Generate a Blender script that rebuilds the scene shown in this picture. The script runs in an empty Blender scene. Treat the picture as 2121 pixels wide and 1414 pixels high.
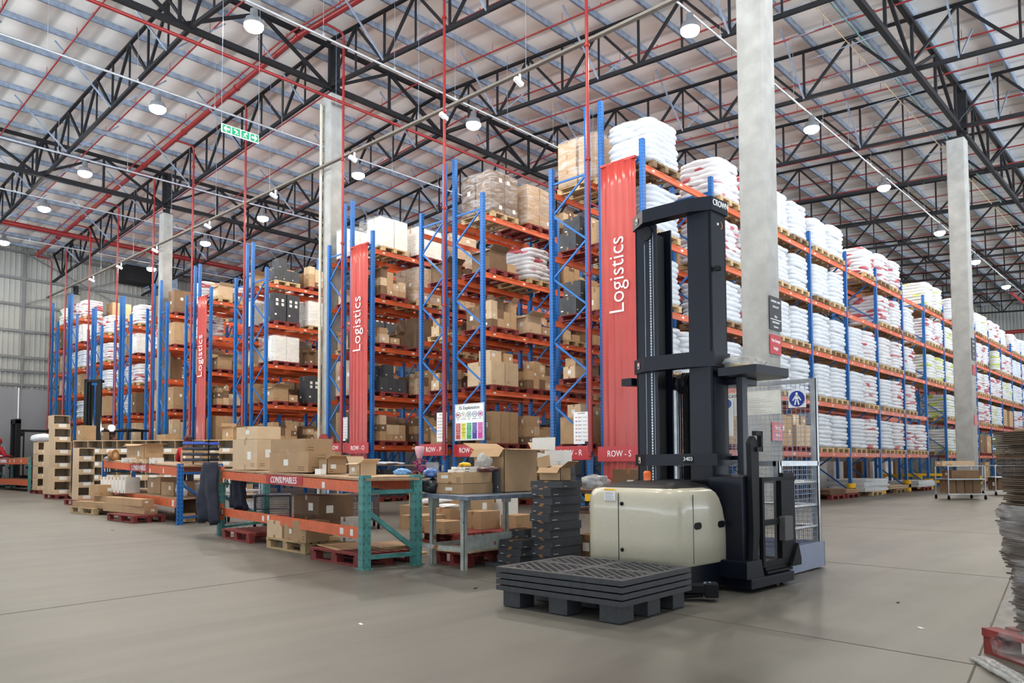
import bpy, math, random
from mathutils import Vector, Matrix, noise
sc = bpy.context.scene
col = sc.collection
R = math.radians
rnd = random.Random(7)

# ------------------------------------------------------------------ camera
def make_camera():
    yaw, pit, rol = R(42.83), R(2.815), R(-0.267)
    f = Vector((math.cos(pit)*math.cos(yaw), math.cos(pit)*math.sin(yaw), math.sin(pit)))
    rt = Vector((math.sin(yaw), -math.cos(yaw), 0)); up = rt.cross(f)
    r2 = rt*math.cos(rol) + up*math.sin(rol); u2 = up*math.cos(rol) - rt*math.sin(rol)
    cd = bpy.data.cameras.new('camera'); co = bpy.data.objects.new('camera', cd); col.objects.link(co)
    cd.sensor_width = 36; cd.lens = 36*1582.0/2121; cd.shift_y = (883.4-707)/2121
    cd.clip_end = 300
    m = Matrix((r2, u2, -f)).transposed().to_4x4(); m.translation = (0, 0, 1.1)
    co.matrix_world = m
    sc.camera = co
make_camera()

# ------------------------------------------------------------------ world, light, exposure
SKY, GROUND_FILL = .60, 10.5
w = bpy.data.worlds.new('daylight'); sc.world = w; w.use_nodes = True
wn = w.node_tree; bg = wn.nodes['Background']
# daylight outside the open dock side: hazy sky; glow below the horizon added to light the ceiling
wtc = wn.nodes.new('ShaderNodeTexCoord'); wsp = wn.nodes.new('ShaderNodeSeparateXYZ'); wn.links.new(wtc.outputs['Generated'], wsp.inputs[0])
wst = wn.nodes.new('ShaderNodeMapRange'); wst.inputs[1].default_value = -.04; wst.inputs[2].default_value = .04; wst.inputs[3].default_value = GROUND_FILL; wst.inputs[4].default_value = SKY
wn.links.new(wsp.outputs[2], wst.inputs[0]); wn.links.new(wst.outputs[0], bg.inputs[1]); bg.inputs[0].default_value = (0.84, 0.92, 1.0, 1)
vs = sc.view_settings
vs.view_transform = 'Standard'; vs.look = 'None'; vs.gamma = 1; vs.use_curve_mapping = False; vs.exposure = .30
sc.cycles.max_bounces = 8; sc.cycles.diffuse_bounces = 5; sc.cycles.glossy_bounces = 3
sc.cycles.transparent_max_bounces = 12; sc.cycles.sample_clamp_indirect = 6
LAMP_W = 260.0

# ------------------------------------------------------------------ materials
def lin(c):
    return tuple(((v/255.)/12.92 if v/255. <= .04045 else ((v/255.+.055)/1.055)**2.4) for v in c)
MATS = {}
def mat(name, rgb, rough=.6, metal=0, var=.08, scale=6., bump=0, bscale=40., spec=.5, emit=None, alpha=None, stretch=None, rv=0, coat=0):
    """plain principled surface with a little procedural unevenness; rv adds a per-object tint change"""
    if name in MATS: return MATS[name]
    m = bpy.data.materials.new(name); m.use_nodes = True; nt = m.node_tree; N = nt.nodes; L = nt.links
    b = N['Principled BSDF']; c = lin(rgb)
    b.inputs['Roughness'].default_value = rough; b.inputs['Metallic'].default_value = metal
    b.inputs['Specular IOR Level'].default_value = spec; b.inputs['Coat Weight'].default_value = coat
    tc = N.new('ShaderNodeTexCoord'); src = tc.outputs['Object']
    if stretch:
        mp = N.new('ShaderNodeMapping'); mp.inputs['Scale'].default_value = stretch; L.new(src, mp.inputs[0]); src = mp.outputs[0]
    nz = N.new('ShaderNodeTexNoise'); nz.inputs['Scale'].default_value = scale; nz.inputs['Detail'].default_value = 5; L.new(src, nz.inputs['Vector'])
    mr = N.new('ShaderNodeMapRange'); mr.inputs[1].default_value = .3; mr.inputs[2].default_value = .7
    mr.inputs[3].default_value = 1-var*1.5; mr.inputs[4].default_value = 1+var; L.new(nz.outputs[0], mr.inputs[0])
    mx = N.new('ShaderNodeVectorMath'); mx.operation = 'SCALE'; mx.inputs[0].default_value = c; L.new(mr.outputs[0], mx.inputs['Scale'])
    out = mx.outputs[0]
    if rv:
        oi = N.new('ShaderNodeObjectInfo'); m2 = N.new('ShaderNodeMapRange'); m2.inputs[3].default_value = 1-rv; m2.inputs[4].default_value = 1+rv
        L.new(oi.outputs['Random'], m2.inputs[0]); v2 = N.new('ShaderNodeVectorMath'); v2.operation = 'SCALE'
        L.new(out, v2.inputs[0]); L.new(m2.outputs[0], v2.inputs['Scale']); out = v2.outputs[0]
    L.new(out, b.inputs['Base Color'])
    if bump:
        bn = N.new('ShaderNodeTexNoise'); bn.inputs['Scale'].default_value = bscale; bn.inputs['Detail'].default_value = 3; L.new(src, bn.inputs['Vector'])
        bp = N.new('ShaderNodeBump'); bp.inputs['Strength'].default_value = bump; bp.inputs['Distance'].default_value = .02
        L.new(bn.outputs[0], bp.inputs['Height']); L.new(bp.outputs[0], b.inputs['Normal'])
    if emit: b.inputs['Emission Color'].default_value = (*lin(rgb), 1); b.inputs['Emission Strength'].default_value = emit
    if alpha is not None: b.inputs['Alpha'].default_value = alpha
    MATS[name] = m
    m['_src'] = 1
    return m
def nodes_of(m): return m.node_tree.nodes, m.node_tree.links, m.node_tree.nodes['Principled BSDF']

def holes_over(m, kind, dark=(12, 18, 26), pz=.075, hw=.009, fr=.42):
    """punched holes of a rack post, in the post's own coordinates"""
    N, L, b = nodes_of(m)
    old = b.inputs['Base Color'].links[0].from_socket
    tc = N.new('ShaderNodeTexCoord'); sp = N.new('ShaderNodeSeparateXYZ'); L.new(tc.outputs['Object'], sp.inputs[0])
    def M(op, a, bb=None, cc=None):
        n = N.new('ShaderNodeMath'); n.operation = op
        for i, v in enumerate((a, bb, cc)):
            if v is None: continue
            if isinstance(v, (int, float)): n.inputs[i].default_value = v
            else: L.new(v, n.inputs[i])
        return n.outputs[0]
    fz = M('FRACT', M('DIVIDE', sp.outputs[2], pz)); zmask = M('LESS_THAN', fz, fr)
    # columns of holes at +-.025 on the faces
    ax = M('ABSOLUTE', M('SUBTRACT', M('ABSOLUTE', sp.outputs[0]), .022)); ay = M('ABSOLUTE', M('SUBTRACT', M('ABSOLUTE', sp.outputs[1]), .03))
    onx = M('GREATER_THAN', M('ABSOLUTE', sp.outputs[0]), .046); ony = M('GREATER_THAN', M('ABSOLUTE', sp.outputs[1]), .046)
    h1 = M('MULTIPLY', M('LESS_THAN', ax, hw), ony); h2 = M('MULTIPLY', M('LESS_THAN', ay, hw*.8), onx)
    mask = M('MULTIPLY', zmask, M('MAXIMUM', h1, h2))
    mix = N.new('ShaderNodeMix'); mix.data_type = 'RGBA'; L.new(mask, mix.inputs['Factor']); L.new(old, mix.inputs['A']); mix.inputs['B'].default_value = (*lin(dark), 1)
    L.new(mix.outputs['Result'], b.inputs['Base Color'])

BLUE = mat('blue_rack_paint', (24, 100, 172), .38, var=.1, scale=3); holes_over(BLUE, 0)
BLUEP = mat('blue_brace_paint', (24, 96, 164), .4, var=.12, scale=3)
ORG = mat('orange_beam_paint', (206, 92, 50), .38, var=.1, scale=2.5)
TEAL = mat('teal_rack_paint', (78, 140, 136), .45, var=.22, scale=9); holes_over(TEAL, 0, dark=(22, 36, 36), pz=.085, hw=.005, fr=.3)
TEALP = mat('teal_brace_paint', (78, 140, 136), .45, var=.25, scale=9)
ORGW = mat('worn_orange_paint', (208, 98, 54), .45, var=.12, scale=12)
WHITE = mat('white_label_paper', (232, 232, 228), .6, var=.04)
REDP = mat('red_pallet_wood', (124, 44, 40), .7, var=.25, scale=14, rv=.12)
WOOD = mat('pale_pallet_wood', (188, 160, 118), .8, var=.22, scale=16, stretch=(1, 6, 6), rv=.12)
WOODD = mat('weathered_pallet_wood', (150, 122, 88), .85, var=.25, scale=16, rv=.12)
CARD = mat('brown_cardboard', (172, 140, 104), .75, var=.06, scale=5, rv=.14)
CARDL = mat('light_cardboard', (196, 170, 138), .75, var=.06, scale=5, rv=.1)
CARDD = mat('dark_cardboard', (112, 86, 62), .8, var=.08, scale=5, rv=.14)
CARDW = mat('white_cardboard', (222, 218, 210), .7, var=.05, rv=.05)
CARDK = mat('charcoal_cardboard', (58, 60, 64), .6, var=.12, rv=.15)
TAPE = mat('brown_parcel_tape', (150, 108, 66), .3, var=.06)
INK = mat('black_print_ink', (38, 34, 32), .7)
INSIDE = mat('carton_inner_face', (150, 116, 80), .85)
GALV = mat('galvanised_steel', (150, 164, 184), .42, metal=.4, var=.2, scale=5)
GALVL = mat('bright_galvanised_steel', (186, 190, 194), .35, metal=.6, var=.15, scale=9)
BLKS = mat('black_truss_steel', (28, 28, 31), .6, spec=.25, var=.15)
REDPIPE = mat('red_sprinkler_pipe', (140, 36, 36), .32, var=.1, scale=2)
CONC = mat('grey_column_concrete', (150, 149, 145), .85, var=.12, scale=3, bump=.15, bscale=60)
BLACK = mat('black_plastic', (20, 21, 24), .55, spec=.22, var=.15, scale=20)
RUB = mat('black_rubber', (16, 16, 18), .9, spec=.2)
TRKB = mat('navy_black_truck_paint', (12, 17, 30), .35, spec=.3, var=.12, scale=3)
CREAM = mat('cream_truck_paint', (190, 184, 163), .26, var=.02, scale=30, coat=.3)
YEL = mat('yellow_guard_paint', (236, 184, 20), .4, var=.08)
SIGNR = mat('red_sign_board', (176, 40, 46), .3, var=.03)
SIGNW = mat('white_sign_board', (228, 230, 232), .35, var=.02)
LETW = mat('white_lettering', (238, 238, 240), .5, var=.01)
LETB = mat('black_lettering', (30, 30, 32), .5, var=.01)

def wrap_mat():
    m = bpy.data.materials.new('clear_stretch_wrap'); m.use_nodes = True; N = m.node_tree.nodes; L = m.node_tree.links
    b = N['Principled BSDF']; b.inputs['Base Color'].default_value = (.9, .92, .95, 1); b.inputs['Roughness'].default_value = .14
    tc = N.new('ShaderNodeTexCoord'); mp = N.new('ShaderNodeMapping'); mp.inputs['Scale'].default_value = (1.4, 1.4, 6); L.new(tc.outputs['Object'], mp.inputs[0])
    nz = N.new('ShaderNodeTexNoise'); nz.inputs['Scale'].default_value = 2.0; nz.inputs['Detail'].default_value = 4; nz.inputs['Distortion'].default_value = 1.2; L.new(mp.outputs[0], nz.inputs['Vector'])
    mr = N.new('ShaderNodeMapRange'); mr.inputs[1].default_value = .42; mr.inputs[2].default_value = .75; mr.inputs[3].default_value = .05; mr.inputs[4].default_value = .38
    L.new(nz.outputs[0], mr.inputs[0]); L.new(mr.outputs[0], b.inputs['Alpha'])
    bp = N.new('ShaderNodeBump'); bp.inputs['Strength'].default_value = .9; bp.inputs['Distance'].default_value = .04; L.new(nz.outputs[0], bp.inputs['Height']); L.new(bp.outputs[0], b.inputs['Normal'])
    return m
WRAP = wrap_mat()

def sack_mat(name, base, prt=None, thr=.6):
    m = bpy.data.materials.new(name); m.use_nodes = True; N = m.node_tree.nodes; L = m.node_tree.links
    b = N['Principled BSDF']; b.inputs['Roughness'].default_value = .34
    tc = N.new('ShaderNodeTexCoord'); nz = N.new('ShaderNodeTexNoise'); nz.inputs['Scale'].default_value = 9; nz.inputs['Detail'].default_value = 5; nz.inputs['Distortion'].default_value = .8
    mp = N.new('ShaderNodeMapping'); mp.inputs['Scale'].default_value = (1, 1, 2.2); L.new(tc.outputs['Object'], mp.inputs[0]); L.new(mp.outputs[0], nz.inputs['Vector'])
    bp = N.new('ShaderNodeBump'); bp.inputs['Strength'].default_value = .5; bp.inputs['Distance'].default_value = .03; L.new(nz.outputs[0], bp.inputs['Height']); L.new(bp.outputs[0], b.inputs['Normal'])
    c = N.new('ShaderNodeMix'); c.data_type = 'RGBA'; c.inputs['A'].default_value = (*lin(base), 1); c.inputs['B'].default_value = (*lin(prt or base), 1)
    if prt:
        oi = N.new('ShaderNodeObjectInfo'); cb = N.new('ShaderNodeCombineXYZ'); L.new(oi.outputs['Random'], cb.inputs[0]); L.new(oi.outputs['Random'], cb.inputs[1])
        sc_ = N.new('ShaderNodeVectorMath'); sc_.operation = 'SCALE'; sc_.inputs['Scale'].default_value = 37; L.new(cb.outputs[0], sc_.inputs[0])
        ad = N.new('ShaderNodeVectorMath'); L.new(tc.outputs['Object'], ad.inputs[0]); L.new(sc_.outputs[0], ad.inputs[1])
        m2 = N.new('ShaderNodeMapping'); m2.inputs['Scale'].default_value = (1.2, 1.2, 3.6); L.new(ad.outputs[0], m2.inputs[0])
        n2 = N.new('ShaderNodeTexNoise'); n2.inputs['Scale'].default_value = 1.5; n2.inputs['Detail'].default_value = 0; L.new(m2.outputs[0], n2.inputs['Vector'])
        r = N.new('ShaderNodeMapRange'); r.inputs[1].default_value = thr; r.inputs[2].default_value = thr+.02; L.new(n2.outputs[0], r.inputs[0]); L.new(r.outputs[0], c.inputs['Factor'])
    else: c.inputs['Factor'].default_value = 0
    L.new(c.outputs['Result'], b.inputs['Base Color'])
    return m
SACKW = sack_mat('white_woven_sack', (206, 209, 214))
SACKR = sack_mat('red_printed_sack', (208, 206, 208), (176, 84, 92), .635)
SACKY = sack_mat('lime_printed_sack', (206, 206, 202), (184, 196, 84), .64)
SACKB = sack_mat('green_printed_sack', (226, 224, 214), (110, 150, 110), .6)

# ------------------------------------------------------------------ mesh helpers
class MB:
    def __init__(s): s.v = []; s.f = []; s.mi = []; s.sm = []
    def add(s, vs_, fs, mi=0, sm=False):
        o = len(s.v); s.v += [tuple(v) for v in vs_]; s.f += [tuple(i+o for i in f) for f in fs]; s.mi += [mi]*len(fs); s.sm += [sm]*len(fs); return s
    def box(s, c, d, mi=0, M=None, tap=1.0):
        x, y, z = [q/2 for q in d]
        P = [Vector((sx*x*(tap if sz > 0 else 1), sy*y*(tap if sz > 0 else 1), sz*z)) for sz in (-1, 1) for sy in (-1, 1) for sx in (-1, 1)]
        P = [(M @ p if M else p) + Vector(c) for p in P]
        return s.add(P, [(0, 2, 3, 1), (4, 5, 7, 6), (0, 1, 5, 4), (2, 6, 7, 3), (0, 4, 6, 2), (1, 3, 7, 5)], mi)
    def bx(s, a, b, mi=0):
        return s.box([(a[i]+b[i])/2 for i in range(3)], [abs(b[i]-a[i]) for i in range(3)], mi)
    def beam(s, a, b, w_, h, mi=0, upv=(0, 0, 1)):
        a, b = Vector(a), Vector(b); d = (b-a); L_ = d.length; d.normalize()
        u = Vector(upv)
        if abs(d.dot(u)) > .98: u = Vector((1, 0, 0))
        sd = d.cross(u).normalized(); u = sd.cross(d)
        M = Matrix((sd, d, u)).transposed()
        return s.box((a+b)/2, (w_, L_, h), mi, M)
    def tube(s, pts, r, n=8, mi=0, cap=True, rads=None):
        pts = [Vector(p) for p in pts]; rings = []
        pu = None
        for i, p in enumerate(pts):
            d = (pts[min(i+1, len(pts)-1)]-pts[max(i-1, 0)]).normalized()
            if pu is None: pu = Vector((0, 0, 1)) if abs(d.z) < .9 else Vector((1, 0, 0))
            sd = d.cross(pu).normalized(); pu = sd.cross(d)
            rr = rads[i] if rads else r
            rings.append([p + (sd*math.cos(t)+pu*math.sin(t))*rr for t in [2*math.pi*k/n for k in range(n)]])
        vs_ = [v for rg in rings for v in rg]
        fs = [(i*n+k, i*n+(k+1) % n, (i+1)*n+(k+1) % n, (i+1)*n+k) for i in range(len(pts)-1) for k in range(n)]
        s.add(vs_, fs, mi, True)
        if cap: s.add(rings[0], [tuple(range(n))[::-1]], mi); s.add(rings[-1], [tuple(range(n))], mi)
        return s
    def lathe(s, c, prof, n=20, mi=0, axis='z', sm=True):
        c = Vector(c); rings = []
        for r, h in prof:
            rg = []
            for k in range(n):
                t = 2*math.pi*k/n; p = (r*math.cos(t), r*math.sin(t), h)
                if axis == 'x': p = (h, p[0], p[1])
                if axis == 'y': p = (p[1], h, p[0])
                rg.append(c+Vector(p))
            rings.append(rg)
        s.add([v for rg in rings for v in rg], [(i*n+k, i*n+(k+1) % n, (i+1)*n+(k+1) % n, (i+1)*n+k) for i in range(len(prof)-1) for k in range(n)], mi, sm)
        s.add(rings[0], [tuple(range(n))[::-1]], mi); s.add(rings[-1], [tuple(range(n))], mi)
        return s
    def prism(s, poly, h0, h1, axis='z', mi=0, sm=False):
        n = len(poly)
        def P(a, b, h): return {'z': (a, b, h), 'y': (a, h, b), 'x': (h, a, b)}[axis]
        s.add([P(a, b, h0) for a, b in poly]+[P(a, b, h1) for a, b in poly], [(k, (k+1) % n, n+(k+1) % n, n+k) for k in range(n)], mi, sm)
        s.add([P(a, b, h0) for a, b in poly], [tuple(range(n))[::-1]], mi); s.add([P(a, b, h1) for a, b in poly], [tuple(range(n))], mi)
        return s
    def xf(s, M):
        s.v = [tuple(M @ Vector(v)) for v in s.v]; return s
    def mesh(s, name, mats):
        me = bpy.data.meshes.new(name); me.from_pydata(s.v, [], s.f)
        for m in (mats if isinstance(mats, (list, tuple)) else [mats]): me.materials.append(m)
        me.polygons.foreach_set('material_index', s.mi); me.polygons.foreach_set('use_smooth', s.sm)
        me.update()
        return me
    def build(s, name, mats, parent=None, loc=None, bevel=0, fix=True):
        me = s.mesh(name, mats)
        if fix:
            import bmesh
            bm = bmesh.new(); bm.from_mesh(me); bmesh.ops.recalc_face_normals(bm, faces=bm.faces); bm.to_mesh(me); bm.free()
        return obj(name, me, parent, loc, bevel=bevel)
def obj(name, me, parent=None, loc=None, rz=0, bevel=0):
    o = bpy.data.objects.new(name, me); col.objects.link(o)
    if loc is not None: o.location = loc
    o.rotation_euler.z = rz
    if parent is not None: o.parent = parent
    if bevel:
        b = o.modifiers.new('bevel', 'BEVEL'); b.width = bevel; b.segments = 2; b.limit_method = 'ANGLE'; b.harden_normals = False
    return o
def tag(o, label, cat, group=None, kind=None):
    if label: o['label'] = label
    if cat: o['category'] = cat
    if group: o['group'] = group
    if kind: o['kind'] = kind
    return o
def thing(name, label, cat, loc=(0, 0, 0), rz=0, group=None):
    o = bpy.data.objects.new(name, None); o.empty_display_size = .1; col.objects.link(o); o.location = loc; o.rotation_euler.z = rz
    return tag(o, label, cat, group)
def struct(name, mb, m, label=None):
    o = mb.build(name, m); o['kind'] = 'structure'
    if label: o['label'] = label
    return o
def rot(o, rx=0, ry=0, rz=0): o.rotation_euler = (R(rx), R(ry), R(rz)); return o
_dg = None
def text_mesh(s, size=1., extr=.002, xs=1.0, off=0):
    cu = bpy.data.curves.new('lettering', 'FONT'); cu.body = s; cu.size = size; cu.extrude = extr; cu.align_x = 'CENTER'; cu.align_y = 'CENTER'; cu.resolution_u = 3; cu.offset = off
    t = bpy.data.objects.new('lettering', cu); col.objects.link(t)
    dg = bpy.context.evaluated_depsgraph_get(); me = bpy.data.meshes.new_from_object(t.evaluated_get(dg))
    bpy.data.objects.remove(t); bpy.data.curves.remove(cu)
    if xs != 1.0:
        for v in me.vertices: v.co.x *= xs
    return me
def text(s, size, m, parent, origin, right, up, name='lettering', extr=.002, xs=1.0, off=0):
    """flat lettering lying on a face: right and up are the writing directions"""
    me = text_mesh(s, size, extr, xs, off); me.materials.clear(); me.materials.append(m); me.name = name
    o = bpy.data.objects.new(name, me); col.objects.link(o)
    r_, u_ = Vector(right).normalized(), Vector(up).normalized(); n_ = r_.cross(u_)
    M = Matrix((r_, u_, n_)).transposed().to_4x4(); M.translation = Vector(origin)
    o.matrix_basis = M
    if parent is not None: o.parent = parent
    return o
ORD = ['first', 'second', 'third', 'fourth', 'fifth', 'sixth', 'seventh', 'eighth', 'ninth', 'tenth', 'eleventh', 'twelfth', 'thirteenth', 'fourteenth', 'fifteenth', 'sixteenth', 'seventeenth', 'eighteenth', 'nineteenth', 'twentieth']
# ------------------------------------------------------------------ shell: floor, walls, roof
X0, X1, YN, YF = -9.0, 77.0, -9.0, 48.8
RIDGE, ZR, SL = 20.9, 15.22, .066
def zroof(y): return ZR - SL*abs(y-RIDGE)
def floor_mat():
    m = mat('polished_concrete_floor', (98, 95, 88), .42, var=.05, scale=.6); N, L, b = nodes_of(m)
    old = b.inputs['Base Color'].links[0].from_socket
    tc = N.new('ShaderNodeTexCoord')
    # broad stains, fine speckle and long tyre scuffs
    n1 = N.new('ShaderNodeTexNoise'); n1.inputs['Scale'].default_value = .22; n1.inputs['Detail'].default_value = 9; n1.inputs['Roughness'].default_value = .62; L.new(tc.outputs['Object'], n1.inputs['Vector'])
    r1 = N.new('ShaderNodeMapRange'); r1.inputs[1].default_value = .32; r1.inputs[2].default_value = .68; r1.inputs[3].default_value = .74; r1.inputs[4].default_value = 1.14; L.new(n1.outputs[0], r1.inputs[0])
    mp = N.new('ShaderNodeMapping'); mp.inputs['Scale'].default_value = (.35, 3.2, 1); mp.inputs['Rotation'].default_value = (0, 0, R(-28)); L.new(tc.outputs['Object'], mp.inputs[0])
    n2 = N.new('ShaderNodeTexNoise'); n2.inputs['Scale'].default_value = .9; n2.inputs['Detail'].default_value = 7; n2.inputs['Distortion'].default_value = .6; L.new(mp.outputs[0], n2.inputs['Vector'])
    r2 = N.new('ShaderNodeMapRange'); r2.inputs[1].default_value = .38; r2.inputs[2].default_value = .7; r2.inputs[3].default_value = 1.07; r2.inputs[4].default_value = .82; L.new(n2.outputs[0], r2.inputs[0])
    n3 = N.new('ShaderNodeTexNoise'); n3.inputs['Scale'].default_value = 60; n3.inputs['Detail'].default_value = 3; L.new(tc.outputs['Object'], n3.inputs['Vector'])
    r3 = N.new('ShaderNodeMapRange'); r3.inputs[1].default_value = .3; r3.inputs[2].default_value = .7; r3.inputs[3].default_value = .95; r3.inputs[4].default_value = 1.05; L.new(n3.outputs[0], r3.inputs[0])
    p = N.new('ShaderNodeMath'); p.operation = 'MULTIPLY'; L.new(r1.outputs[0], p.inputs[0]); L.new(r2.outputs[0], p.inputs[1])
    q = N.new('ShaderNodeMath'); q.operation = 'MULTIPLY'; L.new(p.outputs[0], q.inputs[0]); L.new(r3.outputs[0], q.inputs[1])
    s = N.new('ShaderNodeVectorMath'); s.operation = 'SCALE'; L.new(old, s.inputs[0]); L.new(q.outputs[0], s.inputs['Scale']); L.new(s.outputs[0], b.inputs['Base Color'])
    rr = N.new('ShaderNodeMapRange'); rr.inputs[1].default_value = .3; rr.inputs[2].default_value = .7; rr.inputs[3].default_value = .34; rr.inputs[4].default_value = .56; L.new(n1.outputs[0], rr.inputs[0]); L.new(rr.outputs[0], b.inputs['Roughness'])
    return m
FLOORM = floor_mat()
struct('floor', MB().bx((X0-14, YN-14, -.2), (X1+1, YF+1, 0)), FLOORM, 'worn polished grey concrete warehouse floor')
JOINT = mat('dark_joint_filler', (74, 68, 64), .8)
for i, (a, b) in enumerate([((-9, 5.95), (13.6, 7.55)), ((5.3, 6.95), (3.95, -9)), ((8.75, 5.2), (8.0, -9)), ((-9, -.75), (14, 2.2)), ((13.4, 6.4), (14.4, -6))]):
    struct('trim_%d' % (i+1), MB().beam((*a, .0005), (*b, .0005), .011, .002), JOINT, 'thin dark joint line in the concrete floor')

CLAD = mat('cream_wall_cladding', (150, 150, 144), .5, var=.06, scale=.5)
WALLC = mat('grey_precast_wall', (132, 132, 136), .8, var=.05, scale=.7)
GIRT = mat('dark_grey_girt', (108, 108, 108), .5)
def cladding(n0, n1, z0, z1, side):
    """ribbed sheet: profile along the wall, extruded upwards"""
    mb = MB(); pts = []
    x = n0; pitch = .26
    while x < n1:
        pts += [(x, 0), (x+.16, 0), (x+.185, .035), (x+.235, .035)]; x += pitch
    pts.append((x, 0))
    vs_ = []
    for a, d in pts:
        for z in (z0, z1(a) if callable(z1) else z1):
            vs_.append((a, YF-.04-d, z) if side == 'y' else (X1-.04-d, a, z))
    mb.add(vs_, [(2*i, 2*i+2, 2*i+3, 2*i+1) for i in range(len(pts)-1)])
    return mb
wl = cladding(X0, X1, 5.4, zroof(YF)+.02, 'y'); wl.bx((X0, YF-.02, 5.4), (X1, YF+.1, zroof(YF)+.02))
w1 = struct('wall_left', wl, CLAD, 'far left wall of cream ribbed cladding')
struct('wall_left_base', MB().bx((X0, YF-.14, 0), (X1, YF+.1, 5.4)), WALLC, 'plain grey concrete lower band of the far left wall')
wf = cladding(YN, YF, 0, lambda y: zroof(y)+.02, 'x'); wf.bx((X1-.02, YN, 0), (X1+.1, YF, 12.4))
struct('wall_back', wf, CLAD, 'far end wall of ribbed cladding beyond the racks')
gm = MB()
for z in (13.05, 11.55, 10.08, 8.62, 7.16, 6.37, 5.62): gm.bx((X0, YF-.24, z-.07), (X1, YF-.09, z+.07))
for x in (-1, 5.7, 12.4, 19.2, 26, 33): gm.bx((x, YF-.2, 5.4), (x+.12, YF-.08, 13.3))
struct('trim_6', gm, GIRT, 'horizontal steel girts across the cladding')
bm_ = MB()
for x in (12.4, 19.2): bm_.beam((x, YF-.3, 10.1), (x+6.7, YF-.3, 13), .06, .06); bm_.beam((x+6.7, YF-.3, 10.1), (x, YF-.3, 13), .06, .06)
struct('trim_7', bm_, GIRT, 'diagonal wall bracing below the eave')
# roof: two shallow slopes of white insulated sheeting
def roof_mat():
    m = mat('white_roof_insulation', (246, 242, 236), .8, var=.07, scale=.8); N, L, b = nodes_of(m)
    old = b.inputs['Base Color'].links[0].from_socket
    tc = N.new('ShaderNodeTexCoord'); wv = N.new('ShaderNodeTexWave'); wv.wave_type = 'BANDS'; wv.bands_direction = 'X'; wv.inputs['Scale'].default_value = .26; wv.inputs['Distortion'].default_value = .35; wv.inputs['Detail'].default_value = 3
    L.new(tc.outputs['Object'], wv.inputs['Vector'])
    r = N.new('ShaderNodeMapRange'); r.inputs[1].default_value = 0; r.inputs[2].default_value = .12; r.inputs[3].default_value = .7; r.inputs[4].default_value = 1; L.new(wv.outputs['Fac'], r.inputs[0])
    s = N.new('ShaderNodeVectorMath'); s.operation = 'SCALE'; L.new(old, s.inputs[0]); L.new(r.outputs[0], s.inputs['Scale']); L.new(s.outputs[0], b.inputs['Base Color'])
    bp = N.new('ShaderNodeBump'); bp.inputs['Strength'].default_value = .6; bp.inputs['Distance'].default_value = .1; L.new(wv.outputs['Fac'], bp.inputs['Height']); L.new(bp.outputs[0], b.inputs['Normal'])
    return m
rf = MB()
for ya, yb in ((YN, RIDGE), (RIDGE, YF+.1)):
    rf.add([(x, y, zroof(y)+dz) for dz in (0, .2) for x, y in ((X0, ya), (X1+.1, ya), (X1+.1, yb), (X0, yb))], [(0, 3, 2, 1), (4, 5, 6, 7), (0, 1, 5, 4), (2, 3, 7, 6), (0, 4, 7, 3), (1, 2, 6, 5)])
struct('ceiling', rf, roof_mat(), 'white insulated sheeting under the pitched roof')

# ------------------------------------------------------------------ roof steel
PUR = MB(); PL = X1-X0
PUR.bx((X0, -.03, 0), (X1, -.018, .18)); PUR.bx((X0, -.03, 0), (X1, .035, .012)); PUR.bx((X0, .026, 0), (X1, .035, .03)); PUR.bx((X0, -.03, .168), (X1, .035, .18))
PURM = PUR.mesh('purlin', GALV)
k = 0
y = YN+.6
while y < YF-.3:
    o = obj('purlin', PURM, None, (0, y, zroof(y)-.19)); tag(o, 'grey steel purlin running under the roof sheeting', 'purlin', 'purlins under the roof')
    y += 1.45
TX = [-.8, 4.3, 9.25, 13.85, 18.75, 23.8, 29.0, 34.1, 39.2, 44.3, 49.4, 54.5, 59.6, 64.7, 69.8]
GIRD = [6.1, 20.9, 33.7]
def zt(y): return zroof(y)-.25
def zb(y): return zroof(y)-1.78
chord_t, chord_b = .075, .11
for i, x in enumerate(TX):
    near = x < 32
    t = thing('roof_truss', 'black lattice roof truss spanning above the racks, %s one counted from the camera end' % ORD[i], 'roof truss', (x, 0, 0), group='roof trusses')
    for nm, fz, h in (('top_chord', zt, chord_t), ('bottom_chord', zb, chord_b)):
        mb = MB()
        for a, b in ((YN+.3, RIDGE), (RIDGE, YF-.3)):
            mb.beam((0, a, fz(a)), (0, b, fz(b)), .1, h)
        mb.build(nm, BLKS, t)
    web = MB(); mem = []
    y0 = RIDGE-1.45*20; n = int((YF-.4-y0)/1.45)
    for j in range(n+1):
        ya = y0+1.45*j
        if ya < YN+.3: continue
        thick = .06 if j % 2 else .075
        if min(abs(ya-g) for g in GIRD) > .4: mem.append(((0, ya, zb(ya)), (0, ya, zt(ya)), thick*.8))
        if j % 2 == 0:
            for s in (-1, 1):
                yb_ = ya+s*1.45
                if YN+.3 < yb_ < YF-.3: mem.append(((0, ya+s*.05, zb(ya)), (0, yb_, zt(yb_)), thick))
    if near:
        for a, b, tk in mem:
            MB().beam(a, b, tk, tk, upv=(1, 0, 0)).build('web_member', BLKS, t, fix=False)
        kb = MB()
        for j in range(0, n+1, 3):
            ya = y0+1.45*j
            if ya < YN+1 or ya > YF-1: continue
            for s in (-1, 1): MB().beam((0, ya, zb(ya)-.04), (s*1.75, ya, zroof(ya)-.22), .045, .045).build('knee_brace', GALV, t, fix=False)
    else:
        for a, b, tk in mem: web.beam(a, b, tk, tk, upv=(1, 0, 0))
        o = web.build('web_members', BLKS, t, fix=False); o['kind'] = 'stuff'
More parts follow.
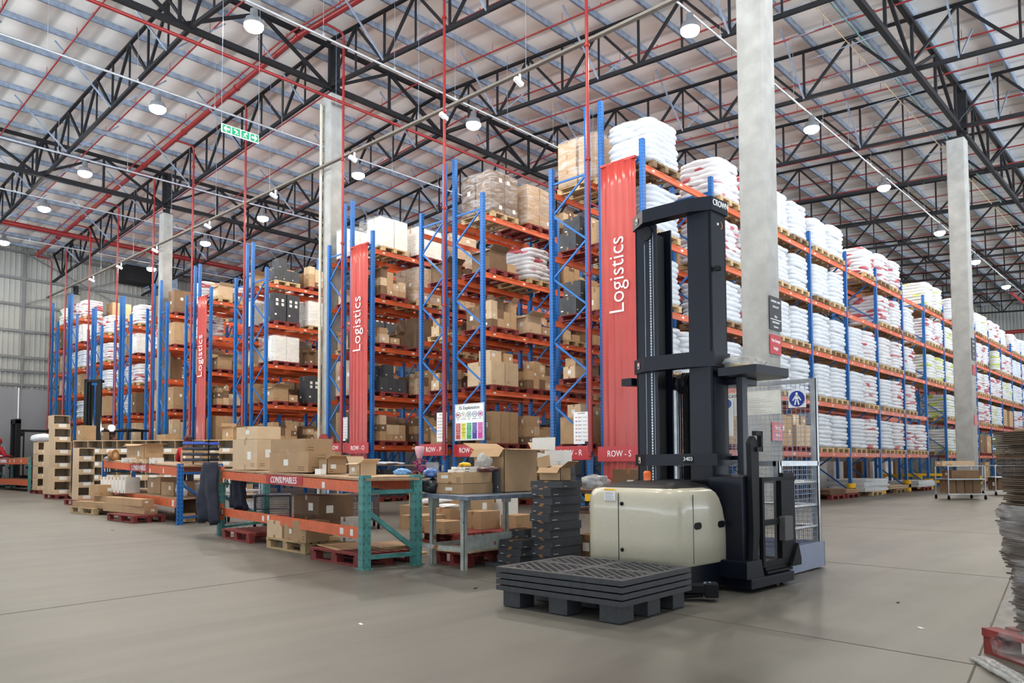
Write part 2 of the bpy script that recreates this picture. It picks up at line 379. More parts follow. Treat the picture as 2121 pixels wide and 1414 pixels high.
for gi, gy in enumerate(GIRD):
    nm_ = ['nearest the camera over the front concrete columns', 'along the roof ridge over the middle concrete column', 'along the left side of the hall'][gi]
    t = thing('girder_truss', 'deep black girder truss %s' % nm_, 'girder', (0, gy, 0), group='girders carrying the roof trusses')
    zbb, ztt = zb(gy)-.02, zroof(gy)-.42
    MB().beam((X0, 0, zbb), (X1-.2, 0, zbb), .14, .16).build('bottom_chord', BLKS, t, fix=False)
    MB().beam((X0, 0, ztt), (X1-.2, 0, ztt), .14, .12).build('top_chord', BLKS, t, fix=False)
    for cxp in ((13.62, 29.4) if gi == 0 else (14.05,)): MB().bx((cxp-.10, -.16, zbb-.1), (cxp+.10, .16, ztt)).build('column_post', BLKS, t, fix=False)
    x = 13.85-2.45*9; j = 0
    while x < 50:
        MB().beam((x, 0, zbb), (x, 0, ztt), .08, .08).build('web_member', BLKS, t, fix=False)
        MB().beam((x, 0, zbb if j % 2 else ztt), (x+2.45, 0, ztt if j % 2 else zbb), .09, .09).build('web_member', BLKS, t, fix=False)
        x += 2.45; j += 1
# concrete columns with dark steel stubs
def column(x, y, a, h, label, stub_top):
    t = thing('concrete_column', label, 'column', (x, y, 0), group='concrete columns')
    c = .025; P = [(-a/2+c, -a/2), (a/2-c, -a/2), (a/2, -a/2+c), (a/2, a/2-c), (a/2-c, a/2), (-a/2+c, a/2), (-a/2, a/2-c), (-a/2, -a/2+c)]
    MB().prism(P, 0, h).build('shaft', CONC, t)
    s = MB().bx((-a/2+.02, -a/2+.02, h), (a/2-.02, a/2-.02, h+.05)); s.bx((-.09, -.16, h), (.09, -.14, stub_top)); s.bx((-.09, .14, h), (.09, .16, stub_top)); s.bx((-.012, -.15, h), (.012, .15, stub_top))
    s.build('steel_stub', BLKS, t)
    return t
A_ = .50
cf = column(13.36+.26, 5.97+.27, .52, 12.15, 'tall grey concrete column rising behind the order picker truck', zb(6.1)-.13)
c2 = column(29.1+.3, 6.0+.28, .55, 12.15, 'grey concrete column beside the cage trolley at the right', zb(6.1)-.13)
cl = column(13.85+.2, 20.76+.22, .44, 13.2, 'grey concrete column rising behind the row of racks in the middle', zb(20.9)-.13)
column(13.85+.2, 33.6+.22, .44, 12.2, 'grey concrete column among the racks left of the middle', zb(33.7)-.13)

column(15.0, 48.35, .38, 11.0, 'grey concrete column against the far left wall', zb(48)-.1)
# signs fixed to the columns
def board(name, label, cat, M, w_, h, m, d=.012, group=None):
    o = MB().box((0, 0, 0), (w_, d, h)).build(name, m); o.matrix_world = M; return tag(o, label, cat, group)
def onface(x, y, z, nx=-1, ny=0):
    """a frame standing on a vertical face whose outward normal is (nx, ny); local -Y looks outwards"""
    n = Vector((-nx, -ny, 0)).normalized(); r_ = n.cross(Vector((0, 0, 1)))
    M = Matrix((r_, n, Vector((0, 0, 1)))).transposed().to_4x4(); M.translation = (x, y, z); return M
b = board('notice_board', 'torn black storage height notice on the front concrete column', 'sign', onface(13.62, 5.955, 3.86, 0, -1), .5, .62, mat('black_notice_board', (24, 28, 34), .35))
for s_, z_, q in (('CATEGORY 1 RACK', .22, .055), ('STACK LIMIT', .12, .055), ('4.5m', -.06, .07), ('SYSTEM DENSITY', -.17, .05), ('12.5mm/min', -.25, .05)):
    text(s_, q, LETW, b, (0, -.008, z_), (1, 0, 0), (0, 0, 1), xs=.8)
MB().box((0, -.009, -.115), (.46, .002, .012)).build('divider_line', LETW, b)
b = board('column_sign', 'red Max Storage Height sign on the front concrete column', 'sign', onface(13.6, 5.955, 3.28, 0, -1), .46, .36, SIGNR)
text('Max Storage', .085, LETW, b, (0, -.008, .07), (1, 0, 0), (0, 0, 1), xs=.85); text('Height', .085, LETW, b, (0, -.008, -.07), (1, 0, 0), (0, 0, 1), xs=.85)
b = board('column_sign', 'red Staging Area sign low on the front concrete column', 'sign', onface(13.6, 5.955, 1.68, 0, -1), .46, .34, SIGNR)
text('Staging', .09, LETW, b, (0, -.008, .065), (1, 0, 0), (0, 0, 1), xs=.85); text('Area', .09, LETW, b, (0, -.008, -.07), (1, 0, 0), (0, 0, 1), xs=.85)
b = board('notice_board', 'narrow black storage height notice on the far right concrete column', 'sign', onface(29.4, 5.99, 4.9, 0, -1), .5, .75, mat('black_notice_board', (24, 28, 34), .35))
for s_, z_, q in (('CATEGORY 1 RACK', .26, .055), ('STACK LIMIT', .12, .055), ('4.5m', -.06, .07), ('12.5mm/min', -.25, .05)): text(s_, q, LETW, b, (0, -.008, z_), (1, 0, 0), (0, 0, 1), xs=.8)
board('column_sign', 'upper small red sign on the far right concrete column', 'sign', onface(29.4, 5.99, 4.2, 0, -1), .46, .34, SIGNR)
board('column_sign', 'lower small red sign on the far right concrete column', 'sign', onface(29.4, 5.99, 2.5, 0, -1), .46, .34, SIGNR)
o = MB().tube([(13.74, 21.18, .0), (13.74, 21.18, 12.9)], .05).build('downpipe', mat('cream_downpipe', (186, 182, 164), .5)); tag(o, 'cream vertical pipe running up beside the middle concrete column', 'pipe')
o = MB().tube([(12.33, YF-.2, 5.45), (12.33, YF-.2, 2.2)], .035).build('conduit', WHITE); tag(o, 'thin white conduit running down the grey lower wall at the far left', 'pipe')

# ------------------------------------------------------------------ sprinkler pipes
def roofline(x, dz, ya, yb, r, n=6):
    pts = [(x, ya, zroof(ya)+dz)]
    if ya < RIDGE < yb: pts.append((x, RIDGE, ZR+dz))
    pts.append((x, yb, zroof(yb)+dz)); return MB().tube(pts, r, n)
bx_ = []
for a, b in zip(TX[:-1], TX[1:]): bx_ += [a+(b-a)*.3, a+(b-a)*.70]
for i, x in enumerate(bx_):
    mb = roofline(x, -.52, YN+.5, YF-3.2, .028 if x < 40 else .024)
    yy = YN+1.2
    while yy < YF-4:
        if x < 34: mb.tube([(x, yy, zroof(yy)-.52), (x, yy, zroof(yy)-.44)], .014, 5); mb.tube([(x, yy+1.4, zroof(yy+1.4)-.5), (x, yy+1.4, zroof(yy+1.4)-.24)], .008, 4)
        yy += 2.9
    tag(mb.build('sprinkler_pipe', REDPIPE, fix=False), 'thin red sprinkler branch pipe slung under the purlins', 'pipe', 'sprinkler branch pipes under the roof')
o = MB().tube([(X0, 42.4, 12.9), (60, 42.4, 12.6)], .13, 12).build('sprinkler_main', REDPIPE); tag(o, 'thick red sprinkler main running along the left side under the eave', 'pipe')
o = MB().tube([(X0, 20.35, 12.75), (60, 20.35, 12.8)], .05, 8).build('sprinkler_main', REDPIPE); tag(o, 'red pipe running just below the ridge girder', 'pipe')
hp = MB().tube([(12.75, 47.5, 12.75), (12.75, RIDGE, 14.72), (12.75, 9.2, 14.0)], .095, 12)
for yy in (47, 44, 40.5, 37, 33, 29.2, 25, 21, 17, 13): hp.lathe((12.75, yy, 12.75+(47.5-yy)*.074 if yy > RIDGE else 14.72-(RIDGE-yy)*.0615), [(.12, -.05), (.12, .05)], 12, axis='y')
tag(hp.build('sprinkler_main', REDPIPE), 'thick red sprinkler header feeding the pipes that drop to the rack ends', 'pipe')
o = MB().tube([(60, 9.9, 12.4), (X1-.6, 9.9, 12.4)], .1).build('sprinkler_main', REDPIPE); tag(o, 'red pipe in front of the far end wall', 'pipe')
o = MB().tube([(X1-1, YN, 12.1), (X1-1, YF-1, 12.1)], .16, 10).build('sprinkler_main', REDPIPE); tag(o, 'red main crossing the far end wall above the racks', 'pipe')
o = MB().tube([(X1-.7, YN, 10.2), (X1-.7, YF-1, 10.2)], .12, 10).build('sprinkler_main', REDPIPE); tag(o, 'lower red main crossing the far end wall', 'pipe')

# ------------------------------------------------------------------ trays, lamps, exit sign
TRAY = mat('grey_conduit_rail', (190, 194, 200), .35, metal=.5)
for i, (yy, z) in enumerate([(9.4, 12.45), (17.2, 12.55), (23.4, 12.6), (30.6, 12.5), (36, 12.4), (43, 12.3)]):
    mb = MB().tube([(X0, yy, z), (X1-2, yy, z)], .032, 6)
    xx = X0+1
    while xx < 50: mb.tube([(xx, yy, z), (xx, yy, zroof(yy)-.1)], .006, 4); mb.box((xx, yy, z+.04), (.05, .05, .08)); xx += 2.4
    tag(mb.build('lighting_rail', TRAY, fix=False), 'pale lighting rail hung on wires, %s counted from the right' % ORD[i], 'rail', 'lighting rails under the roof')
LENS = mat('glowing_lamp_lens', (255, 244, 226), .5, emit=60)
LAMPH = mat('aluminium_lamp_housing', (150, 152, 156), .4, metal=.6)
lamp_xy = [(x, y) for y, xs_ in ((9.4, (2.5, 9.6, 16.8, 24.6, 31.9, 40.1, 47.3, 55.4)), (17.2, (1.8, 9.2, 16.8, 24.6, 31.9)), (23.4, (1.8, 9.4, 16.8, 24.6)), (30.6, (1.8, 9.7, 16.9)), (36.1, (9.9, 16.9)), (43, (10.1, 17.1)), (1.5, (2.5, 12, 24, 36, 48))) for x in xs_]
hs = MB().lathe((0, 0, 0), [(.06, .42), (.09, .4), (.1, .2), (.2, .16), (.24, .02), (.24, 0)], 20); hs.tube([(0, 0, .42), (0, 0, .55)], .012, 6)
hsm = hs.mesh('lamp_housing', LAMPH)
lsm = MB().lathe((0, 0, 0), [(.235, .015), (.235, -.05), (.20, -.10), (.12, -.145), (.04, -.16)], 20).mesh('lens', LENS)
for i, (x, y) in enumerate(lamp_xy):
    t = thing('high_bay_lamp', 'glowing round high bay lamp hanging from a lighting rail under the roof', 'lamp', (x, y, 12.0), group='high bay lamps')
    obj('housing', hsm, t); obj('lens', lsm, t)
    ld = bpy.data.lights.new('lamp_light', 'AREA'); ld.shape = 'DISK'; ld.size = .5; ld.energy = LAMP_W; ld.color = (1, .93, .82)
    lo = bpy.data.objects.new('lamp_light', ld); col.objects.link(lo); lo.location = (0, 0, -.2); lo.parent = t
# camera tray with small white cameras, level, along the row ends
tr = thing('cable_tray', 'flat perforated cable tray crossing the hall high in front of the racks', 'tray', (13.5, 0, 10.62))
MB().bx((-.05, 6, -.02), (.05, 48.3, -.01)).bx((-.055, 6, -.02), (-.048, 48.3, .04)).bx((.048, 6, -.02), (.055, 48.3, .04)).build('tray', mat('dull_brown_grey_tray', (112, 106, 98), .6, metal=.2), tr)
for yy in range(8, 48, 4): MB().tube([(0, yy, 0), (0, yy, zroof(yy)-10.9)], .007, 4).build('hanger_wire', GALV, tr)
for i, yy in enumerate((12.2, 14.9, 19.0, 23.6, 28.5, 33.4, 37.4, 41)):
    t = thing('security_camera', 'small white security camera under the cable tray, %s from the right' % ORD[i], 'camera', (13.5, yy, 10.6), group='security cameras on the tray')
    MB().tube([(0, 0, 0), (0, 0, -.16)], .03, 8).build('mount', SIGNW, t)
    MB().box((-.1, -.05, -.24), (.26, .1, .1), M=Matrix.Rotation(R(20), 3, 'Y')).build('body', SIGNW, t)
bt = thing('wire_basket', 'wire basket cable tray with yellow and teal cables running high on the right', 'tray', (0, 7.6, 13.75))
wb = MB().tube([(X0, -.2, 0), (60, -.2, 0)], .008, 4).tube([(X0, .2, 0), (60, .2, 0)], .008, 4)
xx = 14.
while xx < 36: wb.tube([(xx, -.2, 0), (xx, .2, 0)], .005, 3, cap=False); xx += .16
wb.build('basket', GALV, bt, fix=False)
MB().tube([(X0, .22, .05), (60, .22, .05)], .012, 5).build('yellow_cable', YEL, bt, fix=False); MB().tube([(X0, -.16, .05), (60, -.16, .05)], .028, 5).build('teal_cables', TEALP, bt, fix=False)
xx = 17.
while xx < 34: MB().tube([(xx, -.9, -.3), (xx, 1.2, -.3)], .016, 5).build('cross_rod', GALV, bt, fix=False); xx += 1.5
# exit sign
GRN = mat('green_exit_sign', (0, 142, 96), .35, emit=.25)
es = thing('exit_sign', 'long green and white exit sign hanging from the roof on two wires', 'sign', (8.52, 16.5, 8.83))
ew, eh = .92, .2
MB().box((0, 0, 0), (ew, .03, eh)).build('white_board', mat('white_exit_board', (236, 240, 238), .35, emit=.2), es)
for k in range(4): MB().box((-ew*.375+k*ew*.25, -.018, 0), (ew*.215, .006, eh*.84)).build('green_panel', GRN, es)
EX = mat('white_exit_symbol', (240, 244, 242), .4, emit=.3)
def arrow(cx, s):
    P = [(-.07, 0), (-.02, .065), (.012, .065), (-.02, .022), (.07, .022), (.07, -.022), (-.02, -.022), (.012, -.065), (-.02, -.065)]
    P = [(cx+s*a, b) for a, b in P]; return MB().prism(P if s > 0 else P[::-1], -.026, -.021, 'y')
arrow(-ew*.375, 1).build('arrow_symbol', EX, es); arrow(ew*.375, -1).build('arrow_symbol', EX, es)
def runner(cx, s):
    mb = MB(); mb.lathe((cx-s*.03, -.024, .052), [(.014, -.002), (.014, .002)], 10, axis='y')
    for a, b, t_ in (((-.015, .04), (.015, -.01), .03), ((.0, .035), (.05, .005), .012), ((-.01, .03), (-.055, .02), .012), ((.012, -.01), (-.03, -.06), .018), ((.012, -.01), (.03, -.045), .018), ((.03, -.045), (.065, -.045), .014)):
        mb.beam((cx+s*a[0], -.024, a[1]), (cx+s*b[0], -.024, b[1]), .004, t_, upv=(0, 0, 1) if abs(a[0]-b[0]) > abs(a[1]-b[1]) else (1, 0, 0))
    return mb
runner(-ew*.125, 1).build('running_figure', EX, es); runner(ew*.125, -1).build('running_figure', EX, es)
MB().tube([(-.46, 0, .1), (-.46, 0, 5.6)], .005, 4).tube([(.46, 0, .1), (.46, 0, 5.6)], .005, 4).build('hanging_wires', GALV, es, fix=False)
# wall fan unit
fu = thing('ventilation_unit', 'grey ventilation unit hanging under the eave on the far left wall', 'ventilation unit', (18.9, 47.7, 12.55))
MB().bx((-.1, -.9, -.55), (1.3, .6, .5)).build('housing', GALV, fu); MB().bx((-1.6, -.6, -.45), (-.1, .6, .5)).build('duct', BLKS, fu)
MB().lathe((-.12, -.2, 0), [(.45, -.06), (.45, .02), (.3, .03)], 20, axis='x').build('fan_ring', BLKS, fu)
MB().bx((-.1, -1.1, -.75), (1.3, .5, -.6)).build('drip_tray', GALVL, fu)
# ------------------------------------------------------------------ pallet racking
BAY = 3.01; RX = 13.72; PD = .1
WHITEHINT = 'white'
post_cache = {}
def post_mesh(h, m):
    k_ = (round(h, 2), m.name)
    if k_ not in post_cache:
        mb = MB(); mb.bx((-.048, -.05, 0), (.048, .05, h)); mb.bx((-.052, -.05, 0), (-.048, -.018, h)); mb.bx((-.052, .018, 0), (-.048, .05, h)); mb.bx((-.08, -.07, 0), (.08, .07, .012))
        post_cache[k_] = mb.mesh('post', m)
    return post_cache[k_]
brace_cache = {}
def brace_mesh(h, dep, z0, m):
    k_ = (round(h, 2), round(dep, 2), m.name)
    if k_ not in brace_cache:
        mb = MB(); z = .2; s = 1; a = dep/2-.03
        mb.beam((0, -a, z), (0, a, z), .03, .045)
        while z+.75 < h-.1:
            mb.beam((0, -a*s, z), (0, a*s, z+.75), .03, .045); z += .75; s = -s
        mb.beam((0, -a, z), (0, a, z), .03, .045)
        brace_cache[k_] = mb.mesh('bracing', m)
    return brace_cache[k_]
beam_cache = {}
def beam_mesh(L_, side, h=.135):
    k_ = (round(L_, 2), side, h)
    if k_ not in beam_cache:
        mb = MB(); mb.bx((0, -.022, -h), (L_, .022, 0)); s = side
        mb.bx((0, s*.022, -h*.30), (L_, s*.03, 0)); mb.bx((0, s*.022, -h), (L_, s*.03, -h*.72))
        mb.bx((-.01, s*.02, -h-.03), (.03, s*.034, .03)); mb.bx((L_-.03, s*.02, -h-.03), (L_+.01, s*.034, .03))
        for x in (.3, .5*L_, L_-.34): mb.bx((x, s*.0235, -.088), (x+.09, s*.033, -.045), 1)
        beam_cache[k_] = mb.mesh('beam', [ORG, WHITE])
    return beam_cache[k_]
# name, Y of front (camera side) face, Y of rear face, normal top, extended rear/front top, levels, bays, side facing
def rack(name, yn, yf, hn, hf, levels, bays, label, skip=(), zoff=0.0, x0=RX):
    t = thing('pallet_rack', label, 'pallet rack', (x0, (yn+yf)/2, 0), group='blue and orange pallet racks')
    dep = yf-yn
    for k in range(bays+1):
        f = obj('upright_frame', brace_mesh(min(hn, hf), dep, .35, BLUEP), t, (k*BAY, 0, 0))
        obj('post', post_mesh(hn if k == 0 or hn < hf else hf*0+hn, BLUE), f, (0, -dep/2, 0))
        obj('post', post_mesh(hf if k == 0 else min(hn, hf), BLUE), f, (0, dep/2, 0))
    for k in range(bays):
        for li, z in enumerate(levels):
            if (k, li) in skip: continue
            obj('beam', beam_mesh(BAY-.1, -1), t, (k*BAY+.05, -dep/2, z)); obj('beam', beam_mesh(BAY-.1, 1), t, (k*BAY+.05, dep/2, z))
    return t
def lv(z0, top, n=5): return [z0+(top-z0)*i/(n-1) for i in range(n)]
ROWS = {}
def defrow(n, yn, yf, hn, hf, levels, bays, label, **k):
    ROWS[n] = dict(yn=yn, yf=yf, lv=levels, t=rack(n, yn, yf, hn, hf, levels, bays, label, **k))
LS = [1.426, 2.964, 4.471, 6.012, 7.531]
defrow('S', 8.87, 9.95, 8.07, 9.25, LS, 17, 'long pallet rack of the front right row loaded with white sacks', skip=((7, 0), (7, 1)))
defrow('R', 10.34, 11.40, 9.25, 8.08, LS, 9, 'pallet rack signed ROW-R standing just behind the front rack')
LQ = [1.50, 3.01, 4.53, 6.04, 7.55]; LO = [1.68, 3.15, 4.62, 6.09, 7.56]; LM = [1.80, 3.24, 4.67, 6.11, 7.56]; LK = [1.95, 3.35, 4.75, 6.16, 7.56]
defrow('Q', 13.71, 14.76, 8.1, 9.25, LQ, 6, 'pallet rack behind the coloured 5S board')
defrow('P', 15.16, 16.12, 9.25, 8.1, LQ, 4, 'pallet rack signed ROW-P')
defrow('O', 18.36, 19.39, 8.1, 9.24, LO, 6, 'pallet rack signed ROW-O with a red Logistics banner')
defrow('N', 19.8, 20.68-.42, 9.24, 8.1, LO, 1, 'x') if False else None
defrow('N', 19.80, 20.62, 9.24, 8.1, LO, 4, 'pallet rack signed ROW-N', x0=RX)
defrow('M', 24.51, 25.5, 8.1, 9.2, LM, 5, 'pallet rack left of the middle column with electric appliance cartons')
defrow('L', 25.91, 26.72, 9.2, 8.1, LM, 3, 'pallet rack directly behind the one with appliance cartons')
defrow('K', 28.73, 29.72, 8.09, 9.17, LK, 4, 'pallet rack with the farthest red Logistics banner')
defrow('J', 30.14, 30.9, 9.17, 8.09, LK, 3, 'pallet rack back to back with the farthest bannered rack')
defrow('I', 32.73, 33.4, 8.08, 9.13, lv(2.0, 7.58), 4, 'far pallet rack holding large cartons, left of the farthest banner')
defrow('H', 34.1, 34.82, 9.1, 8.1, lv(2.0, 7.58), 2, 'far pallet rack just left of the second concrete column')
defrow('G', 36.67, 37.54, 8.09, 9.1, lv(2.05, 7.6), 4, 'far pallet rack holding white sack stacks, fourth from the left wall pair')
defrow('F', 37.9, 38.54, 9.1, 8.06, lv(2.05, 7.6), 2, 'narrow far pallet rack between two stacks of sacks')
defrow('E', 40.32, 41.23, 8.06, 9.08, lv(2.1, 7.6), 4, 'far pallet rack third from the left wall')
defrow('D', 41.6, 42.2, 9.08, 8.06, lv(2.1, 7.6), 2, 'far pallet rack behind the third from the left wall')
defrow('C', 43.92, 44.79, 9.12, 10.35, lv(2.2, 8.92, 6), 4, 'tall far pallet rack second from the left wall')
defrow('B', 45.2, 45.85, 10.3, 9.1, lv(2.2, 8.92, 6), 2, 'tall far pallet rack behind the second from the left wall')
defrow('A', 47.0, 47.9, 9.1, 10.29, lv(2.25, 8.88, 6), 3, 'tall pallet rack nearest the left wall')
# vertical pipes at the row ends
def drop(y, top, bot, label, x=13.45):
    mb = MB(); pts = [(12.75, y+.02, top)] + [(12.75+.1+.45*i/4, y, top+.02) for i in range(3)] + [(x-.12, y, top+.0), (x-.03, y, top-.05), (x, y, top-.2), (x, y, bot+.2)]
    mb.tube(pts, .038, 10, cap=False); mb.tube([(x, y, bot+2.9), (x, y, bot+.16)], .055, 10)
    z = bot+1.5
    while z < top-.5: mb.lathe((x, y, z), [(.065, -.03), (.065, .03)], 10); z += 2.6
    mb.tube([(x, y, bot+.2), (x, y, bot)], .02, 8); mb.tube([(x-.08, y, bot+.07), (x+.06, y, bot+.07)], .015, 6)
    tag(mb.build('sprinkler_drop', REDPIPE, fix=False), label, 'pipe', 'red pipes dropping to the rack ends')
for nm_, y in (('between ROW-R and ROW-S', 10.12), ('between ROW-P and ROW-Q', 14.88), ('between ROW-N and ROW-O', 19.53), ('left of the rack with appliance cartons', 25.62), ('beside the farthest Logistics banner', 29.86), ('sixth from the right, beside the second column', 33.66), ('seventh from the right', 37.72), ('eighth from the right', 41.4), ('second from the left wall', 44.98), ('nearest the left wall', 47.45)):
    drop(y, 14.60-(y-RIDGE)*.074 if y > RIDGE else 14.6-(RIDGE-y)*.0615, 1.2, 'red vertical pipe %s' % nm_)
# row signs, notices and banners on the end frames
def rowsign(y, z, s, w_=1.02, h_=.32, xx=13.663):
    b = board('row_sign', 'red row sign reading %s on the rack end' % s, 'sign', onface(xx, y, z), w_, h_, SIGNR)
    text(s, .19, LETW, b, (0, -.008, 0), (1, 0, 0), (0, 0, 1), xs=.86); return b
rowsign(10.84, 1.35, 'ROW - R', 1.12); rowsign(9.40, 1.31, 'ROW - S', 1.12, xx=13.50); rowsign(15.55, 1.50, 'ROW - P', 1.1); rowsign(14.2, 1.46, 'ROW - Q', 1.1)
rowsign(20.05, 1.63, 'ROW - N', 1.05); rowsign(18.76, 1.60, 'ROW - O', 1.07, xx=13.50)
def notice(y, z, label, w_=.42, h_=.75):
    b = board('paper_notice', label, 'notice', onface(13.664, y, z), w_, h_, SIGNW, .006)
    c_ = [(200, 60, 60), (60, 60, 160), (190, 120, 60)]
    for i in range(7):
        MB().box((-.14, -.005, .24-.085*i), (.03, .001, .03)).build('small_icon', mat('notice_icon_%d' % (i % 3), c_[i % 3], .5), b)
        MB().box((-.04, -.005, .245-.085*i), (.12, .001, .012)).box((-.05, -.005, .225-.085*i), (.09, .001, .007)).box((.11, -.005, .245-.085*i), (.13, .001, .006)).box((.11, -.005, .225-.085*i), (.13, .001, .006)).build('text_lines', mat('notice_print', (150, 140, 140), .6), b)
    MB().box((0, -.005, .33), (.22, .001, .012)).build('heading', INK, b); MB().box((.15, -.005, -.335), (.1, .001, .06)).build('black_box', INK, b)
notice(10.54, 1.91, 'white notice sheet fixed above the ROW-R sign', .43, .72); notice(15.22, 2.1, 'white notice sheet fixed above the ROW-P sign', .4, .78); notice(19.7, 2.2, 'white notice sheet fixed above the ROW-N sign', .38, .72)
def banner(yn, yf, z0, z1, label, zt_):
    mb = MB(); n = 28; pts = []
    for i in range(n+1):
        f = i/n; y = yf+(yn-yf)*f; pts.append((13.60-.05*math.sin(f*math.pi)-.012*math.cos(f*30)-.006*math.cos(f*57), y))
    seg = 14
    vs_ = [(p[0]+.010*math.sin(j*.9)*math.sin(i*.35), p[1], z0+(z1-z0)*j/seg) for j in range(seg+1) for i, p in enumerate(pts)]
    mb.add(vs_, [(j*(n+1)+i, j*(n+1)+i+1, (j+1)*(n+1)+i+1, (j+1)*(n+1)+i) for j in range(seg) for i in range(n)], 0, True)
    mb.bx((13.56, yn, z1-.03), (13.66, yf, z1+.02))
    o = mb.build('rack_banner', BANNER); tag(o, label, 'banner', 'red Logistics banners on the rack ends')
    so = o.modifiers.new('thick', 'SOLIDIFY'); so.thickness = .004
    text('Logistics', .56, LETW, o, (13.52, (yn+yf)/2+.0, zt_), (0, 0, 1), (0, 1, 0), xs=.88, extr=.004, off=-.005)
BANNER = mat('red_banner_vinyl', (168, 62, 56), .3, var=.05, scale=1.5)
banner(8.96, 9.87, .35, 7.68, 'red Logistics banner on the front rack end beside the truck mast', 5.17)
banner(18.42, 19.28, .35, 7.72, 'red Logistics banner above the ROW-O sign', 5.32)
banner(28.82, 29.55, .35, 7.75, 'red Logistics banner farthest from the camera', 5.39)
# yellow and black foot guards
gm_ = MB().lathe((0, 0, 0), [(.14, 0), (.14, .15)], 18, 0); gm_.lathe((0, 0, 0), [(.141, .15), (.141, .28)], 18, 1); gm_.lathe((0, 0, 0), [(.14, .28), (.14, .43)], 18, 0)
gme = gm_.mesh('post_guard', [YEL, RUB])
for i, (x, y) in enumerate([(RX+BAY*k, 8.87) for k in range(9)] + [(RX+BAY*9, 8.87), (RX+BAY*10, 8.87), (13.72, 13.71), (13.72, 10.34)]):
    o = obj('post_guard', gme, None, (x-.02, y-.03, 0)); lab = 'yellow and black guard around the %s' % ('5S board rack post' if y > 13 else 'foot of the ROW-R rack end' if y > 10 else '%s post foot along the front rack' % ORD[i])
    tag(o, lab, 'post guard', 'yellow and black rack post guards')
# tunnel guard rails, yellow
def guard_rail(loc, L_, rz, label):
    t = thing('guard_rail', label, 'guard rail', loc, rz)
    for x in (0, L_/2, L_): MB().bx((x-.06, -.05, 0), (x+.06, .05, .62)).build('rail_post', YEL, t)
    for z in (.25, .55): MB().bx((0, -.035, z-.055), (L_, .035, z+.055)).build('rail', YEL, t)
guard_rail((RX+BAY*7+.12, 9.2, 0), 4.2, R(90), 'yellow guard rail on the near side of the rack tunnel')
guard_rail((RX+BAY*8-.12, 8.95, 0), 4.5, R(90), 'yellow guard rail on the far side of the rack tunnel')
guard_rail((13.25, 13.95, 0), 2.0, R(90), 'low yellow guard rail seen under the grey table')
# coloured explanation board on row Q
def five_s():
    t = thing('information_board', 'white 5S Explanation board with five coloured columns', 'sign', (0, 0, 0)); t.matrix_world = onface(13.62, 14.12, 2.19) @ Matrix.Diagonal((1.02, 1, .82, 1))
    MB().box((0, 0, 0), (1.06, .015, 1.16)).build('panel', SIGNW, t, bevel=.004)
    fr = MB()
    for a, b in (((-.51, -.56), (.51, -.56)), ((.51, -.56), (.51, .56)), ((.51, .56), (-.51, .56)), ((-.51, .56), (-.51, -.56))): fr.beam((a[0], -.009, a[1]), (b[0], -.009, b[1]), .002, .008)
    fr.build('border', INK, t, fix=False)
    text('5S Explanation', .15, LETB, t, (0, -.01, .45), (1, 0, 0), (0, 0, 1), xs=.85)
    cols_ = [(180, 54, 50), (214, 212, 84), (44, 160, 92), (52, 52, 150), (200, 56, 150)]; ring = [(110, 40, 40), (200, 196, 130), (60, 150, 90), (60, 80, 160), (90, 40, 90)]
    wd = ['Sort', 'Set in Order', 'Shine', 'Standardise', 'Sustain']
    tx = [['When In', 'Doubt', 'Move It', 'Use', 'Red Tag', 'Technique'], ['A Place', 'For', 'Everything', 'And', 'Everything', 'In Its', 'Place'], ['Clean And', 'Inspect', 'Or', 'Inspect', 'Through', 'Cleaning'], ['Make Up', 'The Rules,', 'Follow And', 'Enforce', 'Them.'], ['Part Of', 'Daily Work', 'And It', 'Becomes', 'A Habit.']]
    for i in range(5):
        x = -.40+.2*i
        MB().box((x, -.0095, -.28), (.165, .002, .5)).build('colour_panel', mat('board_colour_%d' % i, cols_[i], .4), t)
        rg = MB(); pts = [(x+.078*math.cos(a), -.010, .24+.085*math.sin(a)) for a in [2*math.pi*q/24 for q in range(25)]]; rg.tube(pts, .007, 5, cap=False); rg.build('icon_ring', mat('board_ring_%d' % i, ring[i], .4), t)
        if i == 0: MB().prism([(x-.045, .21), (x+.02, .21), (x+.05, .24), (x+.02, .27), (x-.045, .27)], -.012, -.009, 'y').build('icon', mat('board_colour_0', cols_[0]), t)
        elif i == 3: text('5S', .09, mat('board_colour_3', cols_[3]), t, (x, -.01, .24), (1, 0, 0), (0, 0, 1))
        elif i == 4: MB().box((x, -.01, .24), (.08, .003, .08)).build('icon', mat('board_colour_4', cols_[4]), t)
        elif i == 2: MB().beam((x+.04, -.01, .29), (x-.03, -.01, .19), .004, .012, upv=(1, 0, 0)).beam((x-.035, -.01, .28), (x+.035, -.01, .2), .004, .01, upv=(1, 0, 0)).build('icon', INK, t, fix=False)
        else: MB().box((x-.03, -.01, .265), (.04, .003, .03)).box((x+.025, -.01, .265), (.03, .003, .03)).box((x, -.01, .22), (.05, .003, .03)).build('icon', mat('board_grey_icon', (160, 165, 160)), t)
        text(wd[i], .035, LETB, t, (x, -.01, .10), (1, 0, 0), (0, 0, 1), extr=.001)
        for j, s_ in enumerate(tx[i]): text(s_, .037, INK if i == 1 else LETW, t, (x, -.012, -.08-.06*j), (1, 0, 0), (0, 0, 1), extr=.001)
five_s()
